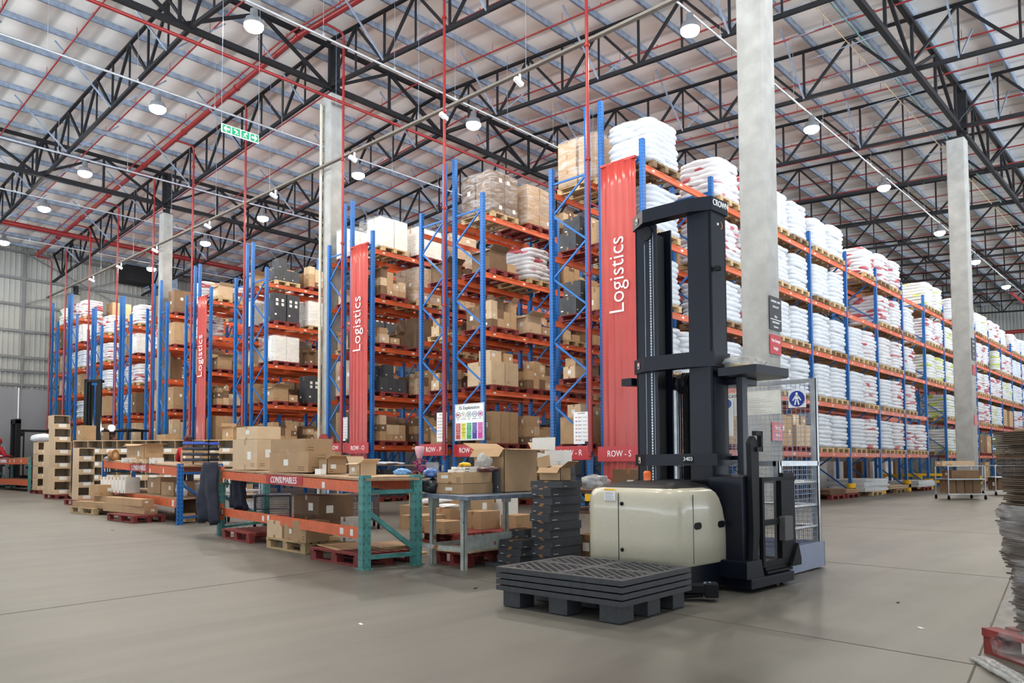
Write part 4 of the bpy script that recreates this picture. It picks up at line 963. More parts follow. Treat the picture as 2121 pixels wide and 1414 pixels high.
og_.build('outrigger', TRKB, tk, bevel=.006)
WH = mat('brown_load_wheel', (92, 66, 52), .5)
for x in (6.74, 6.86): MB().lathe(TL(x, 3.05, .035), [(.035, -.05), (.035, .05)], 16, axis='y').build('load_wheel', WH, tk)
for y in (3.5, 4.0): MB().lathe(TL(6.0, y, .06), [(.06, -.04), (.06, .04)], 18, axis='y').build('drive_wheel', RUB, tk)
o = MB().beam((5.35, 3.42, .1), (5.62, 3.02, .1), .13, .07); o.beam((5.58, 3.08, .09), (5.64, 2.99, .09), .15, .11); o.tube([(5.36, 3.30, .03), (5.56, 3.08, .05)], .02, 6)
f_ = o.build('fork_arm', BLACK, bevel=.008); tag(f_, 'short black steel fork arm with end bolts low on the floor beside the plastic pallets', 'fork arm')
MB().lathe((5.56, 3.06, .14), [(.012, 0), (.012, .012)], 10).lathe((5.6, 3.04, .14), [(.012, 0), (.012, .012)], 10).build('end_bolts', GALV, f_)
def lump(name, label, cat, c, d, m, seed=1, amp=.3, sub=3, group=None, sc_=2.2):
    import bmesh
    bm = bmesh.new(); bmesh.ops.create_icosphere(bm, subdivisions=sub, radius=1)
    for v in bm.verts:
        p = v.co.copy(); f = 1+amp*noise.noise(p*sc_+Vector((seed*5.1, seed, 0)))+amp*.5*noise.noise(p*sc_*2.7+Vector((seed, 3, seed)))
        v.co = Vector((p.x*f*d[0]/2, p.y*f*d[1]/2, max(p.z*f, -.8)*d[2]/1.8))
    me = bpy.data.meshes.new(name); bm.to_mesh(me); bm.free()
    for p in me.polygons: p.use_smooth = True
    me.materials.append(m); mn = min(v.co.z for v in me.vertices)
    o = obj(name, me, None, (c[0], c[1], c[2]-mn)); return tag(o, label, cat, group)
FILM = mat('crumpled_clear_film', (196, 198, 196), .12, var=.25, scale=14, bump=.8, bscale=18, alpha=.55)
lump('wrapped_package', 'clear plastic package with yellow contents on the roof guard of the order picker', 'package', (6.80, 3.32, 1.976), (.52, .40, .14), FILM, 3, .25)
lump('yellow_packet', 'flat yellow packet inside the clear plastic package on the roof guard', 'packet', (6.82, 3.31, 1.98), (.36, .26, .07), YEL, 5, .15)

# ------------------------------------------------------------------ nested black plastic pallets
BPL = mat('black_recycled_plastic', (58, 60, 64), .45, var=.15, scale=25)
def plastic_pallet(feet):
    W_, D_ = .95, 1.17; mb = MB(); z0, z1 = .125, .162
    x0, x1, y0, y1 = -W_/2, W_/2, -D_/2, D_/2; e = .045
    for a, b in (((x0, y0), (x1, y0+e)), ((x0, y1-e), (x1, y1)), ((x0, y0+e), (x0+e, y1-e)), ((x1-e, y0+e), (x1, y1-e)), ((-e*.7, y0+e), (e*.7, y1-e)), ((x0+e, -e*.7), (-e*.7, e*.7)), ((e*.7, -e*.7), (x1-e, e*.7))): mb.bx((*a, z0), (*b, z1))
    # diamond lattice in each quarter
    for qx in (x0+e, e*.7):
        for qy in (y0+e, e*.7):
            lx, ly = W_/2-e*1.7, D_/2-e*1.7
            for s in (1, -1):
                for t_ in range(-6, 12):
                    # segment of line y = s*0.9*(x) + c clipped to the quarter
                    c = t_*.095; pts = []
                    k_ = 1.25*s
                    for xx in (0, lx):
                        yy = k_*xx+c+(ly*.4 if s < 0 else 0)
                        if -1e-6 <= yy <= ly+1e-6: pts.append((xx, yy))
                    for yy in (0, ly):
                        xx = (yy-c-(ly*.4 if s < 0 else 0))/k_
                        if 1e-4 < xx < lx-1e-4: pts.append((xx, yy))
                    if len(pts) >= 2:
                        mb.beam((qx+pts[0][0], qy+pts[0][1], z1-.012), (qx+pts[-1][0], qy+pts[-1][1], z1-.012), .017, .02)
    for fx in (x0+.12, 0, x1-.12):
        for fy in (y0+.13, 0, y1-.13):
            o_ = .055
            for a, b in (((fx-o_-.02, fy-o_-.02), (fx+o_+.02, fy-o_)), ((fx-o_-.02, fy+o_), (fx+o_+.02, fy+o_+.02)), ((fx-o_-.02, fy-o_), (fx-o_, fy+o_)), ((fx+o_, fy-o_), (fx+o_+.02, fy+o_))): mb.bx((*a, z1-.02), (*b, z1-.001))
            if feet: mb.box((fx, fy, .066), (.17, .17, .125), tap=1.0, M=Matrix.Rotation(math.pi, 3, 'X') @ Matrix.Diagonal((1, 1, 1)))
            mb.bx((fx-o_, fy-o_, .125), (fx+o_, fy+o_, .135))
    return mb
pm1, pm0 = plastic_pallet(True).mesh('plastic_pallet', BPL), plastic_pallet(False).mesh('plastic_pallet', BPL)
for k in range(4):
    o = obj('plastic_pallet', pm1 if k == 0 else pm0, None, (4.80, 3.60, .002+.047*k), R(1)); tag(o, ['black plastic pallet standing on the floor, lowest of the nested four', 'black plastic pallet second from the bottom of the nested four', 'black plastic pallet third from the bottom of the nested four', 'black plastic lattice pallet on top of the nested four'][k], 'pallet', 'nested black plastic pallets')

# ------------------------------------------------------------------ work platform cage
cg = thing('work_platform_cage', 'galvanised mesh work cage with notice board standing behind the order picker', 'safety cage', (7.66, 3.68, 0))
XA, XB, YA, YB = -.49, .47, -.53, .57
for x, y, h in ((XA, YA, 1.12), (XB, YA, 2.0), (XB, YB, 2.0), (XA, YB, 2.0)):
    c = MB(); c.bx((x-.03, y-.03, .1), (x+.03, y-.022, h)); c.bx((x-.03, y-.03, .1), (x-.022, y+.03, h)); c.bx((x+.022, y-.03, .1), (x+.03, y+.03, h)); c.build('corner_post', GALVL, cg)
MB().bx((XB-.02, YA, 1.96), (XB+.02, YB, 2.0)).build('rail', GALVL, cg); MB().bx((XA, YB-.02, 1.96), (XB, YB+.02, 2.0)).build('rail', GALVL, cg)
for a, b in (((XA, YA-.03), (XB, YA+.03)), ((XA, YB-.03), (XB, YB+.03)), ((XA-.03, YA), (XA+.03, YB)), ((XB-.03, YA), (XB+.06, YB))): MB().bx((*a, 1.07), (*b, 1.12)).build('rail', GALVL, cg)
for z in (.90, .66, .44):
    for y in (YA, YB): MB().tube([(XA, y, z), (XB, y, z)], .016, 10).build('rail', GALVL, cg)
    MB().tube([(XB, YA, z), (XB, YB, z)], .016, 8).build('rail', GALVL, cg)
ms = MB()
def mesh_x(x, z0, z1):
    y = YA
    while y < YB: ms.beam((x, y, z0), (x, y, z1), .004, .004, upv=(1, 0, 0)); y += .05
    z = z0
    while z < z1: ms.beam((x, YA, z), (x, YB, z), .004, .004); z += .05
def mesh_y(y, z0, z1):
    x = XA
    while x < XB: ms.beam((x, y, z0), (x, y, z1), .004, .004, upv=(1, 0, 0)); x += .05
    z = z0
    while z < z1: ms.beam((XA, y, z), (XB, y, z), .004, .004); z += .05
mesh_x(XB, .28, 1.96); mesh_y(YA, .28, 1.07); mesh_y(YB, .28, 1.96)
o = ms.build('wire_mesh', GALV, cg, fix=False); o['kind'] = 'stuff'
MB().bx((XA-.04, YA-.05, .02), (XB+.06, YA-.04, .28)).bx((XB+.05, YA-.05, .02), (XB+.06, YB, .28)).build('kick_plate', mat('blue_grey_plate', (142, 152, 176), .4, var=.05), cg)
MB().bx((XA, YA, .03), (XB+.05, YB, .07)).build('floor_plate', BLKS, cg)
xn = XB-.035
nb = MB().box((xn, .14, 1.77), (.006, .64, .26)).build('notice_plate', mat('brushed_notice_plate', (224, 222, 212), .35), cg)
text('CASLAD', .05, LETB, nb, (xn-.004, .34, 1.86), (0, -1, 0), (0, 0, 1))
tl = MB()
for i in range(9): tl.bx((xn-.005, .42-.5+.07*(i % 3), 1.66+.020*i), (xn-.0035, .40, 1.662+.020*i))
tl.build('notice_text', mat('notice_print', (150, 140, 140), .6), nb)
yh = -.36
sg = MB().box((xn, yh, 1.79), (.006, .19, .19)).build('harness_sign', SIGNW, cg)
MB().lathe((xn-.006, yh, 1.79), [(.085, -.001), (.085, .002)], 32, axis='x').build('blue_disc', mat('mandatory_blue', (36, 62, 150), .4), sg)
hf = MB().lathe((xn-.010, yh, 1.845), [(.013, -.001), (.013, .001)], 14, axis='x')
for a, b, t_ in (((0, 1.832), (0, 1.776), .035), ((-.010, 1.825), (-.045, 1.77), .013), ((.010, 1.825), (.045, 1.77), .013), ((-.007, 1.783), (-.022, 1.724), .015), ((.007, 1.783), (.022, 1.724), .015)): hf.beam((xn-.010, yh+a[0], a[1]), (xn-.010, yh+b[0], b[1]), t_, .002, upv=(1, 0, 0))
hf.build('person_symbol', LETW, sg, fix=False)
o = MB().box((0, 0, 0), (.006, .13, .42)).build('hanging_leaflet', SIGNW, None, (8.08, 4.12, 1.62)); tag(o, 'white curled leaflet with a blue dot hanging at the left of the cage', 'leaflet'); MB().lathe((-.006, 0, .16), [(.05, -.001), (.05, .001)], 18, axis='x').build('blue_dot', mat('mandatory_blue', (36, 62, 150)), o)

# ------------------------------------------------------------------ tables
TOPM = mat('worn_board_top', (164, 134, 104), .6, var=.15, scale=8)
def quad_table(name, label, P, zt_, low, postm, beamm, bracem, bh=.12, lowb=None, over=.06, backbeam=True, zf=None):
    """P: near-front, near-back, far-front, far-back floor points"""
    zf = zf or zt_; t = thing(name, label, 'workbench', (P[0][0], P[0][1], 0)); q = [Vector((p[0]-P[0][0], p[1]-P[0][1], 0)) for p in P]
    for i, p in enumerate(q):
        o = obj('post', post_mesh(zt_+.06 if i < 2 else zf+.0, postm), t, p); o.rotation_euler.z = math.atan2((q[2]-q[0]).y, (q[2]-q[0]).x)
    for a, b in ((0, 1), (2, 3)):
        br = MB(); br.beam(q[a]+Vector((0, 0, zt_-.12)), q[b]+Vector((0, 0, zt_-.12)), .035, .045); br.beam(q[a]+Vector((0, 0, .12)), q[b]+Vector((0, 0, .12)), .035, .045); br.beam(q[a]+Vector((0, 0, zt_-.3)), q[b]+Vector((0, 0, .16)), .035, .05)
        br.build('end_bracing', bracem, t, fix=False)
    def bm(a, b, z, nm='beam'):
        m_ = MB(); zz = zf-.01 if z > zt_-.05 and b > 1 else z; A, B = q[a]+Vector((0, 0, z-bh/2)), q[b]+Vector((0, 0, zz-bh/2)); m_.beam(A, B, .05, bh); d = (B-A).normalized()*.06
        m_.beam(A, A+d, .058, bh+.14); m_.beam(B-d, B, .058, bh+.14); return m_.build(nm, beamm, t, fix=False)
    bm(0, 2, zt_-.01)
    if backbeam: bm(1, 3, zt_-.01)
    if low:
        bm(0, 2, low)
        if lowb: bm(1, 3, low)
    def top(z, th, o_):
        c = (q[0]+q[1]+q[2]+q[3])/4; pg = [q[0], q[2], q[3], q[1]]; pg = [c+(p-c)*(1+o_) for p in pg]
        hs_ = [0, zf-zt_, zf-zt_, 0] if z >= zt_ else [0]*4
        m_ = MB(); m_.add([(p.x, p.y, z+dz+hs_[i_]) for dz in (0, th) for i_, p in enumerate(pg)], [(0, 1, 2, 3), (4, 7, 6, 5), (0, 4, 5, 1), (1, 5, 6, 2), (2, 6, 7, 3), (3, 7, 4, 0)]); return m_
    top(zt_, .025, over*.4).build('board_top', TOPM, t)
    if lowb: top(lowb, .02, 0).build('lower_shelf', TOPM, t)
    return t, q
T1, q1 = quad_table('packing_bench', 'orange and teal packing bench with CONSUMABLES sign nearest the camera', [(4.90, 6.68), (5.52, 6.58), (5.82, 11.74), (6.92, 12.3)], .93, .43, TEAL, ORGW, TEALP, zf=1.02)
def bench_sign(t, q, f, z, w_, h, s, size, xs=.9):
    A, B = q[2], q[0]; d = (B-A).normalized(); p = A+(B-A)*f; nrm = Vector((d.y, -d.x, 0)); nrm = nrm if nrm.x < 0 else -nrm
    M = Matrix((d, -nrm, Vector((0, 0, 1)))).transposed().to_4x4(); M.translation = p+nrm*.03+Vector((0, 0, z))
    o = MB().box((0, 0, 0), (w_, .003, h)).build('red_name_strip', SIGNR, t); o.matrix_basis = M
    text(s, size, LETW, o, (0, -.004, -.005), (1, 0, 0), (0, 0, 1), xs=xs)
bench_sign(T1, q1, .55, .908, 1.30, .118, 'CONSUMABLES', .118, 1.15)
def stickers(t, q, z, fs, w_=.07, h=.07):
    A, B = q[2], q[0]; d = (B-A).normalized(); nrm = Vector((d.y, -d.x, 0)); nrm = nrm if nrm.x < 0 else -nrm
    for f, dz, k in fs:
        p = A+(B-A)*f+nrm*.027+Vector((0, 0, z+dz)); m_ = MB().beam(p-d*w_/2*k, p+d*w_/2*k, .002, h)
        m_.build('torn_label', LAB, t, fix=False)
stickers(T1, q1, .37, [(.03, 0, 1), (.40, .0, 1.2), (.44, .02, 1.2), (.90, 0, 1.3), (.95, 0, 1)]); stickers(T1, q1, .87, [(.04, 0, 1), (.1, -.01, .8), (.8, 0, 1.2)])
T2, q2 = quad_table('packing_bench', 'orange and blue packing bench with CONSUMABLES sign in the middle left', [(6.28, 14.3), (7.5, 15.2), (7.62, 22.0), (8.6, 22.6)], 1.08, .47, BLUE, ORGW, BLUEP, lowb=.46, bh=.16, zf=1.24)
bench_sign(T2, q2, .56, 1.06, 1.9, .155, 'CONSUMABLES', .16, 1.35)
stickers(T2, q2, 1.0, [(.03, 0, 1), (.08, 0, 1), (.12, 0, 1), (.46, 0, 1), (.6, 0, 1), (.7, 0, 1), (.85, 0, 1)], .09, .09); stickers(T2, q2, .39, [(.95, 0, 1.4)], .1, .12)
T3, q3 = quad_table('packing_bench', 'orange and teal packing bench cut off by the left picture edge', [(10.1, 37.9), (11.2, 38.3), (10.45, 45.2), (11.3, 45.4)], 1.48, .52, TEAL, ORGW, TEALP, lowb=.5, bh=.26)
bench_sign(T3, q3, .32, 1.36, 2.1, .22, 'CONSUMABLES', .22); stickers(T3, q3, 1.36, [(.5, 0, 1), (.62, 0, 1), (.8, 0, 1)], .12, .12)
# grey steel table
GT = mat('grey_painted_table_steel', (166, 172, 166), .5, var=.18, scale=10)
def rustify(m):
    N, L, b = nodes_of(m); old = b.inputs['Base Color'].links[0].from_socket
    tc = N.new('ShaderNodeTexCoord'); nz = N.new('ShaderNodeTexNoise'); nz.inputs['Scale'].default_value = 7; nz.inputs['Detail'].default_value = 8; L.new(tc.outputs['Object'], nz.inputs['Vector'])
    r = N.new('ShaderNodeMapRange'); r.inputs[1].default_value = .62; r.inputs[2].default_value = .66; L.new(nz.outputs[0], r.inputs[0])
    mx = N.new('ShaderNodeMix'); mx.data_type = 'RGBA'; L.new(r.outputs[0], mx.inputs['Factor']); L.new(old, mx.inputs['A']); mx.inputs['B'].default_value = (*lin((140, 86, 44)), 1); L.new(mx.outputs['Result'], b.inputs['Base Color'])
rustify(GT)
gt = thing('steel_table', 'heavy grey steel table with rusty legs beside the orange bench', 'table', (5.5, 5.78, 0))
def G_(x, y, z): return (x-5.5, y-5.78, z)
TP = [(5.36, 5.58), (5.66, 6.76), (7.4, 6.95), (7.15, 5.62)]
MB().prism([G_(x, y, 0)[:2] for x, y in TP], .735, .775).build('table_top', mat('scuffed_blue_grey_top', (112, 124, 140), .4, metal=.3, var=.25, scale=10), gt)
for x, y in ((5.51, 5.80), (5.66, 6.46), (7.0, 5.80), (7.1, 6.7)):
    m_ = MB().bx(G_(x, y-.005, 0), G_(x+.05, y, .735)); m_.bx(G_(x, y-.005, 0), G_(x+.005, y+.05, .735)); m_.bx(G_(x-.01, y-.01, .62), G_(x+.09, y+.06, .735)); m_.build('leg', GT, gt)
MB().bx(G_(5.52, 5.80, .19), G_(5.53, 6.46, .235)).bx(G_(5.66, 6.44, .19), G_(7.1, 6.45, .235)).build('foot_rail', GT, gt)
MB().bx(G_(5.56, 5.795, .20), G_(7.0, 5.80, .36)).build('side_apron', GT, gt)
# folding table at the back right
t = thing('folding_table', 'brown topped table behind the tower of charcoal boxes', 'table', (7.6, 5.6, 0))
MB().bx((-.5, -.4, .76), (1.2, .5, .80)).bx((-.5, -.4, .52), (1.2, .5, .55)).build('table_top', mat('dark_brown_board', (104, 76, 60), .5), t)
MB().bx((-.45, -.35, 0), (-.42, -.32, .76)).build('leg', BLACK, t); MB().bx((-.45, .42, 0), (-.42, .45, .76)).build('leg', BLACK, t); MB().bx((1.1, -.35, 0), (1.13, -.32, .76)).build('leg', BLACK, t); MB().bx((1.1, .42, 0), (1.13, .45, .76)).build('leg', BLACK, t)
MB().beam((-.43, -.34, .5), (-.1, -.34, .15), .02, .03).build('stay', BLACK, t); o = MB().bx((-.1, -.5, .02), (1.0, -.46, .30)).build('steel_sheet', mat('blue_grey_plate', (142, 152, 176)), None, (7.6, 5.6, 0)); tag(o, 'pale blue grey panel standing under the brown topped table', 'panel')
lump('plastic_bag', 'crumpled clear plastic bag lying on the brown topped table', 'bag', (7.55, 5.62, .80), (.42, .3, .17), FILM, 4, .4)
o = carton(7.28, 5.40, .55, .16, .1, .1, 'w', 0, 'small white box with blue letters under the brown table top', None); text('DQQ', .07, mat('mandatory_blue', (36, 62, 150)), o, (-.082, 0, .05), (0, -1, 0), (0, 0, 1))
o = MB().tube([(7.3+.12*math.cos(a), 5.2+.12*math.sin(a)*.7, .56+.07*math.sin(a)) for a in [R(20*i) for i in range(10)]], .02, 8).build('cable_loop', mat('lime_cable', (190, 205, 60), .5)); tag(o, 'lime and black cable loop on the shelf beside the truck', 'cable')

# ------------------------------------------------------------------ cartons in front
FG = 'cartons on and around the packing benches'
def fb(cx, cy, z, w_, d_, h, m, label, open_=False, rz=0, seed=0, name='carton', grp=FG): return carton(cx, cy, z, w_, d_, h, m, R(rz), label, grp, seed, open_, name)
fb(6.0, 10.94, 1.035, .42, .74, .46, 'l', 'large light brown carton with silver tape at the far end of the orange bench', seed=1)
fb(6.0, 10.92, 1.50, .40, .62, .19, 'l', 'pale carton on top of the large carton at the far end of the orange bench', seed=2)
fb(5.68, 9.09, 1.005, .5, .96, .27, 'b', 'wide brown carton lying lower in the pair on the orange bench', seed=0)
fb(5.66, 9.15, 1.277, .42, .86, .17, 'b', 'upper flat brown carton of the pair on the orange bench', seed=3)
fb(6.28, 9.4, 1.008, .42, .46, .24, 'd', 'dull brown carton behind the pair on the orange bench', seed=2)
o = MB().box((0, 0, .035), (.08, .12, .07)).build('paper_cube', WHITE, None, (5.32, 8.16, .985)); tag(o, 'small white paper cube on the orange bench', 'paper')
fb(5.66, 8.40, .99, .3, .2, .19, 'b', 'small open brown carton in the middle of the orange bench', True, seed=1)
fb(5.42, 7.43, .972, .24, .22, .15, 'l', 'small open carton with raised flap at the near end of the orange bench', True, seed=4)
o = MB().box((0, 0, 0), (.62, 1.1, .008)).box((.1, -.05, .008), (.5, .9, .008)).build('cardboard_sheet', CARDL, None, (5.45, 7.2, .968)); o.rotation_euler.z = R(-9); tag(o, 'flat cardboard sheets lying at the near end of the orange bench', 'cardboard')
lump('blue_packet', 'crumpled blue and white packet at the back of the orange bench', 'packet', (5.75, 7.1, .97), (.2, .2, .09), mat('blue_print_film', (110, 160, 210), .3, var=.4, scale=30), 6, .3)
o = MB().tube([(5.5, 8.6, 1.01), (5.46, 8.35, 1.01), (5.42, 8.2, 1.005), (5.5, 8.5, 1.01)], .012, 6).build('packing_strap', BLACK); tag(o, 'dark loose strap on the orange bench beside the white cube', 'strap')
# under the orange bench
def pal2(cx, cy, z, w_, d_, kind, label, rz=0, scz=1.0):
    o = pallet(cx, cy, z, kind, R(rz), label, group='pallets on the floor'); o.scale = (w_/1.0, d_/1.2, scz); return o
pal2(5.82, 10.6, 0, .66, 1.12, 'r', 'red pallet on the floor at the far end under the orange bench', -8)
pal2(5.62, 8.85, 0, .72, 1.10, 'w', 'pale wooden pallet on the floor under the middle of the orange bench', -5)
pal2(5.34, 7.3, 0, .78, 1.06, 'r', 'red pallet on the floor at the near end under the orange bench', -4)
fb(5.42, 9.22, .146, .22, .38, .22, 'l', 'left brown carton on the pale pallet under the orange bench', seed=1)
fb(5.36, 8.78, .146, .2, .22, .2, 'b', 'middle small carton on the pale pallet under the orange bench', seed=2)
fb(5.36, 8.42, .146, .34, .3, .26, 'b', 'right brown carton on the pale pallet under the orange bench', seed=3)
fb(6.05, 9.2, .146, .5, .66, .2, 'd', 'low dark carton supporting the large box under the orange bench', seed=3)
fb(6.05, 9.2, .348, .55, .62, .34, 'd', 'large open dark brown carton standing under the orange bench', seed=3)
fb(5.72, 8.08, .146, .2, .16, .3, 'w', 'narrow upright white carton with blue lettering under the orange bench', seed=2)
for i, (x, y, z, a, w_, d_) in enumerate([(5.3, 7.55, .146, -14, .5, .7), (5.45, 7.4, .153, 8, .55, .6), (5.55, 7.12, .146, -4, .5, .55), (5.55, 7.14, .16, 3, .5, .55), (5.56, 7.12, .174, -6, .5, .53)]):
    o = MB().box((0, 0, .005), (w_, d_, .009)).build('cardboard_sheet', CARD, None, (x, y, z)); o.rotation_euler.z = R(a); tag(o, '%s flattened cardboard sheet counted from the floor on the near red pallet' % ORD[i], 'cardboard', 'flattened cardboard on the near red pallet')
# jacket over the bench end
def jacket():
    NV = mat('navy_padded_jacket', (34, 38, 54), .75, var=.2, scale=6, bump=.5, bscale=12); t = thing('padded_jacket', 'dark navy padded jacket draped over the far end of the orange bench', 'jacket', (5.78, 11.95, 0))
    def drape(yc, w0, w1, z0, z1, xo, seed, nm):
        mb = MB(); nu, nv = 20, 16; vs_ = []
        for s in (-1, 1):
            for j in range(nv+1):
                f = j/nv; z = z0+(z1-z0)*f; ww = (w0+(w1-w0)*f)
                for i in range(nu+1):
                    u = i/nu*2-1; y = yc+u*ww/2+.05*f*noise.noise(Vector((j*.3, seed, 0))); fold = .05*math.sin(u*6+seed+f*2)*f+.03*noise.noise(Vector((u*3, f*4, seed)))
                    th = .075*math.sqrt(max(0, 1-u*u))*(1-.3*f)+.01
                    vs_.append((xo+fold+s*th-.05*math.sin(f*2.5), y, z+.03*math.sin(u*5+seed)*f))
        W1 = nu+1; N_ = (nv+1)*W1; fs = []
        for s in (0, 1):
            for j in range(nv):
                for i in range(nu): a = s*N_+j*W1+i; fs.append((a, a+1, a+W1+1, a+W1))
        for j in range(nv):
            for i in (0, nu): a = j*W1+i; fs.append((a, a+W1, a+W1+N_, a+N_))
        for j in (0, nv):
            for i in range(nu): a = j*W1+i; fs.append((a, a+1, a+1+N_, a+N_))
        mb.add(vs_, fs, 0, True); return mb.build(nm, NV, t)
    drape(-.12, .34, .80, 1.16, .20, -.10, 1, 'body'); drape(-.62, .22, .34, 1.10, .42, .16, 4, 'sleeve')
jacket()
# ------------------------------------------------------------------ grey table load
fb(6.0, 6.30, .777, .46, .44, .115, 'b', 'lower flat brown carton on the grey steel table', seed=0)
fb(5.99, 6.29, .894, .45, .43, .115, 'b', 'upper flat brown carton on the grey steel table', seed=1)
fb(6.27, 6.12, .777, .06, .2, .28, 'k', 'black upright box wedged beside the big carton on the grey steel table', seed=1)
fb(6.66, 6.28, .777, .58, .5, .50, 'b', 'big open brown carton on the grey steel table', 'low', seed=3)
fb(5.99, 6.28, 1.012, .3, .25, .03, 'w', 'lower white printed box on top of the flat cartons', seed=0); fb(6.0, 6.27, 1.044, .26, .22, .03, 'w', 'upper white printed box on top of the flat cartons', seed=2)
lump('tape_dispenser', 'yellow tape dispenser lying on the white boxes on the grey table', 'tape dispenser', (5.95, 6.24, 1.076), (.17, .1, .05), YEL, 2, .1)
lump('magazine_pile', 'dark glossy magazines and a red packet piled beside the white boxes', 'magazines', (6.1, 6.02, 1.012), (.16, .3, .07), mat('red_black_print', (92, 50, 52), .3, var=.6, scale=18), 8, .2)
lump('plastic_film', 'tuft of clear plastic film standing on the flat cartons', 'plastic film', (6.2, 6.2, 1.012), (.2, .18, .2), FILM, 9, .6)
lump('blue_bag', 'shiny blue bag at the left end of the grey steel table', 'bag', (5.78, 6.62, .95), (.2, .16, .11), mat('blue_foil', (96, 130, 190), .2, metal=.3, var=.3, scale=14), 3, .3)
lump('black_bag', 'black and clear plastic bags bundled under the blue bag on the grey table', 'bag', (5.78, 6.60, .777), (.26, .22, .16), mat('black_film', (54, 54, 58), .2, var=.5, scale=10), 5, .4)
lump('silver_bag', 'crumpled silver film bag behind the flat cartons on the grey table', 'bag', (6.2, 6.62, .777), (.3, .22, .28), FILM, 12, .5)
fl = thing('flower_bouquet', 'pink and purple flower bunch on a stick beside the grey steel table', 'flowers', (6.2, 7.32, 0))
MB().tube([(0, 0, .02), (0, 0, 1.2)], .014, 8).lathe((0, 0, 0), [(.09, 0), (.09, .02)], 14).build('stem', mat('wooden_stick', (190, 150, 104), .7), fl)
fm = MB(); r_ = random.Random(3)
for i in range(42):
    a, z = r_.uniform(0, 6.28), r_.uniform(1.0, 1.17); rr = r_.uniform(.01, .085); fm.lathe((rr*math.cos(a), rr*math.sin(a), z), [(.004, -.012), (.018, 0), (.004, .012)], 6)
fm.build('petals', mat('magenta_petals', (176, 50, 120), .6, var=.5, scale=30), fl)
MB().lathe((0, 0, 1.18), [(.03, 0), (.05, .06), (.062, .13), (.05, .15)], 12).build('pink_wrap', mat('pink_wrap', (220, 170, 180), .4, var=.2), fl)
# pallets and cartons behind and under the grey table
pal2(7.5, 8.2, 0, .62, 1.0, 'r', 'red pallet on the floor behind the grey steel table'); pal2(8.2, 8.0, 0, .7, .9, 'r', 'second red pallet on the floor behind the grey steel table, right one', 3)
fb(7.45, 8.72, .146, .5, .42, .21, 'b', 'wide brown carton on the red pallet behind the grey table, left', seed=1); fb(7.25, 8.05, .146, .34, .4, .17, 'b', 'low printed brown carton on the red pallet behind the grey table', seed=2)
fb(8.12, 8.15, .146, .40, .36, .26, 'b', 'square brown carton seen between the grey table legs', seed=3); fb(8.5, 7.78, .146, .4, .3, .2, 'b', 'brown carton right of the square one between the grey table legs', seed=0); fb(7.85, 8.6, .146, .3, .4, .3, 'b', 'taller brown carton left of the square one behind the grey table', seed=2)
lump('white_paper_pile', 'loose white papers on the cartons behind the grey table', 'paper', (7.85, 8.6, .45), (.3, .3, .06), WHITE, 7, .3)
pal2(6.15, 6.22, 0, .86, .5, 'r', 'dark red pallet on the floor under the grey steel table')
for i, (x, y, a) in enumerate(((6.1, 6.2, 5), (6.3, 6.1, -9))):
    o = MB().box((0, 0, .005), (.8, .5, .009)).build('cardboard_sheet', CARDL, None, (x, y, .147+.01*i)); o.rotation_euler.z = R(a); tag(o, ['lower', 'upper'][i]+' cardboard sheet on the pallet under the grey steel table', 'cardboard')
# ------------------------------------------------------------------ charcoal boxes
KB = 'flat charcoal boxes beside the order picker'
pal_b = obj('plastic_pallet', pm0, None, (6.42, 5.42, -.10), R(2)); pal_b.location.z = -.122; pal_b.scale = (1.02, .85, 1.0); tag(pal_b, 'black plastic pallet under the tower of charcoal boxes', 'pallet')
bh_ = .0895; kb = None
for k in range(9):
    dx, dy = [(0, 0), (-.01, .0), (.015, -.005), (0, .01), (.01, 0), (-.015, .01), (.0, .0), (.012, -.01), (0, 0)][k]
    fb(6.43+dx, 5.31+dy, .042+bh_*k, .51, .27, bh_-.003, 'k', 'flat charcoal box, %s from the floor in the tower beside the truck' % ORD[k], seed=k % 3, grp=KB, name='shoe_box')
fb(6.43, 5.31, .042+bh_*9, .34, .44, .07, 'k', 'long charcoal box lying across the top of the tower', grp=KB, name='shoe_box')
fb(6.40, 5.30, .042+bh_*9+.072, .18, .30, .14, 'b', 'small open brown carton on top of the charcoal tower', True, seed=2)
for k in range(3): fb(6.13+.01*k, 5.62-.01*k, .042+.083*k, .27, .33, .08, 'k', 'flat charcoal box, %s from the floor in the low left stack' % ORD[k], seed=k, grp=KB, name='shoe_box')
fb(6.36, 5.72, .292, .24, .22, .09, 'k', 'single charcoal box topping the low left stack', grp=KB, name='shoe_box')
for k in range(9): fb(8.3+.01*(k % 2), 6.8, .004+.118*k, .30, .34, .113, 'k', 'charcoal box, %s from the floor in the stack behind the big open carton' % ORD[k], seed=k % 3, grp=KB, name='shoe_box')
wc = fb(8.32, 6.95, 1.07, .36, .44, .22, 'w', 'open white carton on top of the rear charcoal stack', seed=1); wc.data = wc.data.copy(); MB().beam((-.18, 0, .22), (-.17, 0, .40), .42, .006, upv=(1, 0, 0)).build('flap', CARDW, wc); MB().beam((0, .22, .22), (0, .30, .34), .34, .006, upv=(0, 1, 0)).build('flap', CARDL, wc)
fb(7.0, 5.2, 0, .34, .3, .31, 'd', 'brown carton on the floor beside the truck body', seed=1)
fb(9.5, 6.25, 0, .7, .62, .6, 'b', 'brown carton on the floor behind the truck', seed=3); fb(9.5, 6.25, .602, .6, .56, .42, 'd', 'upper brown carton seen over the truck body', seed=3)
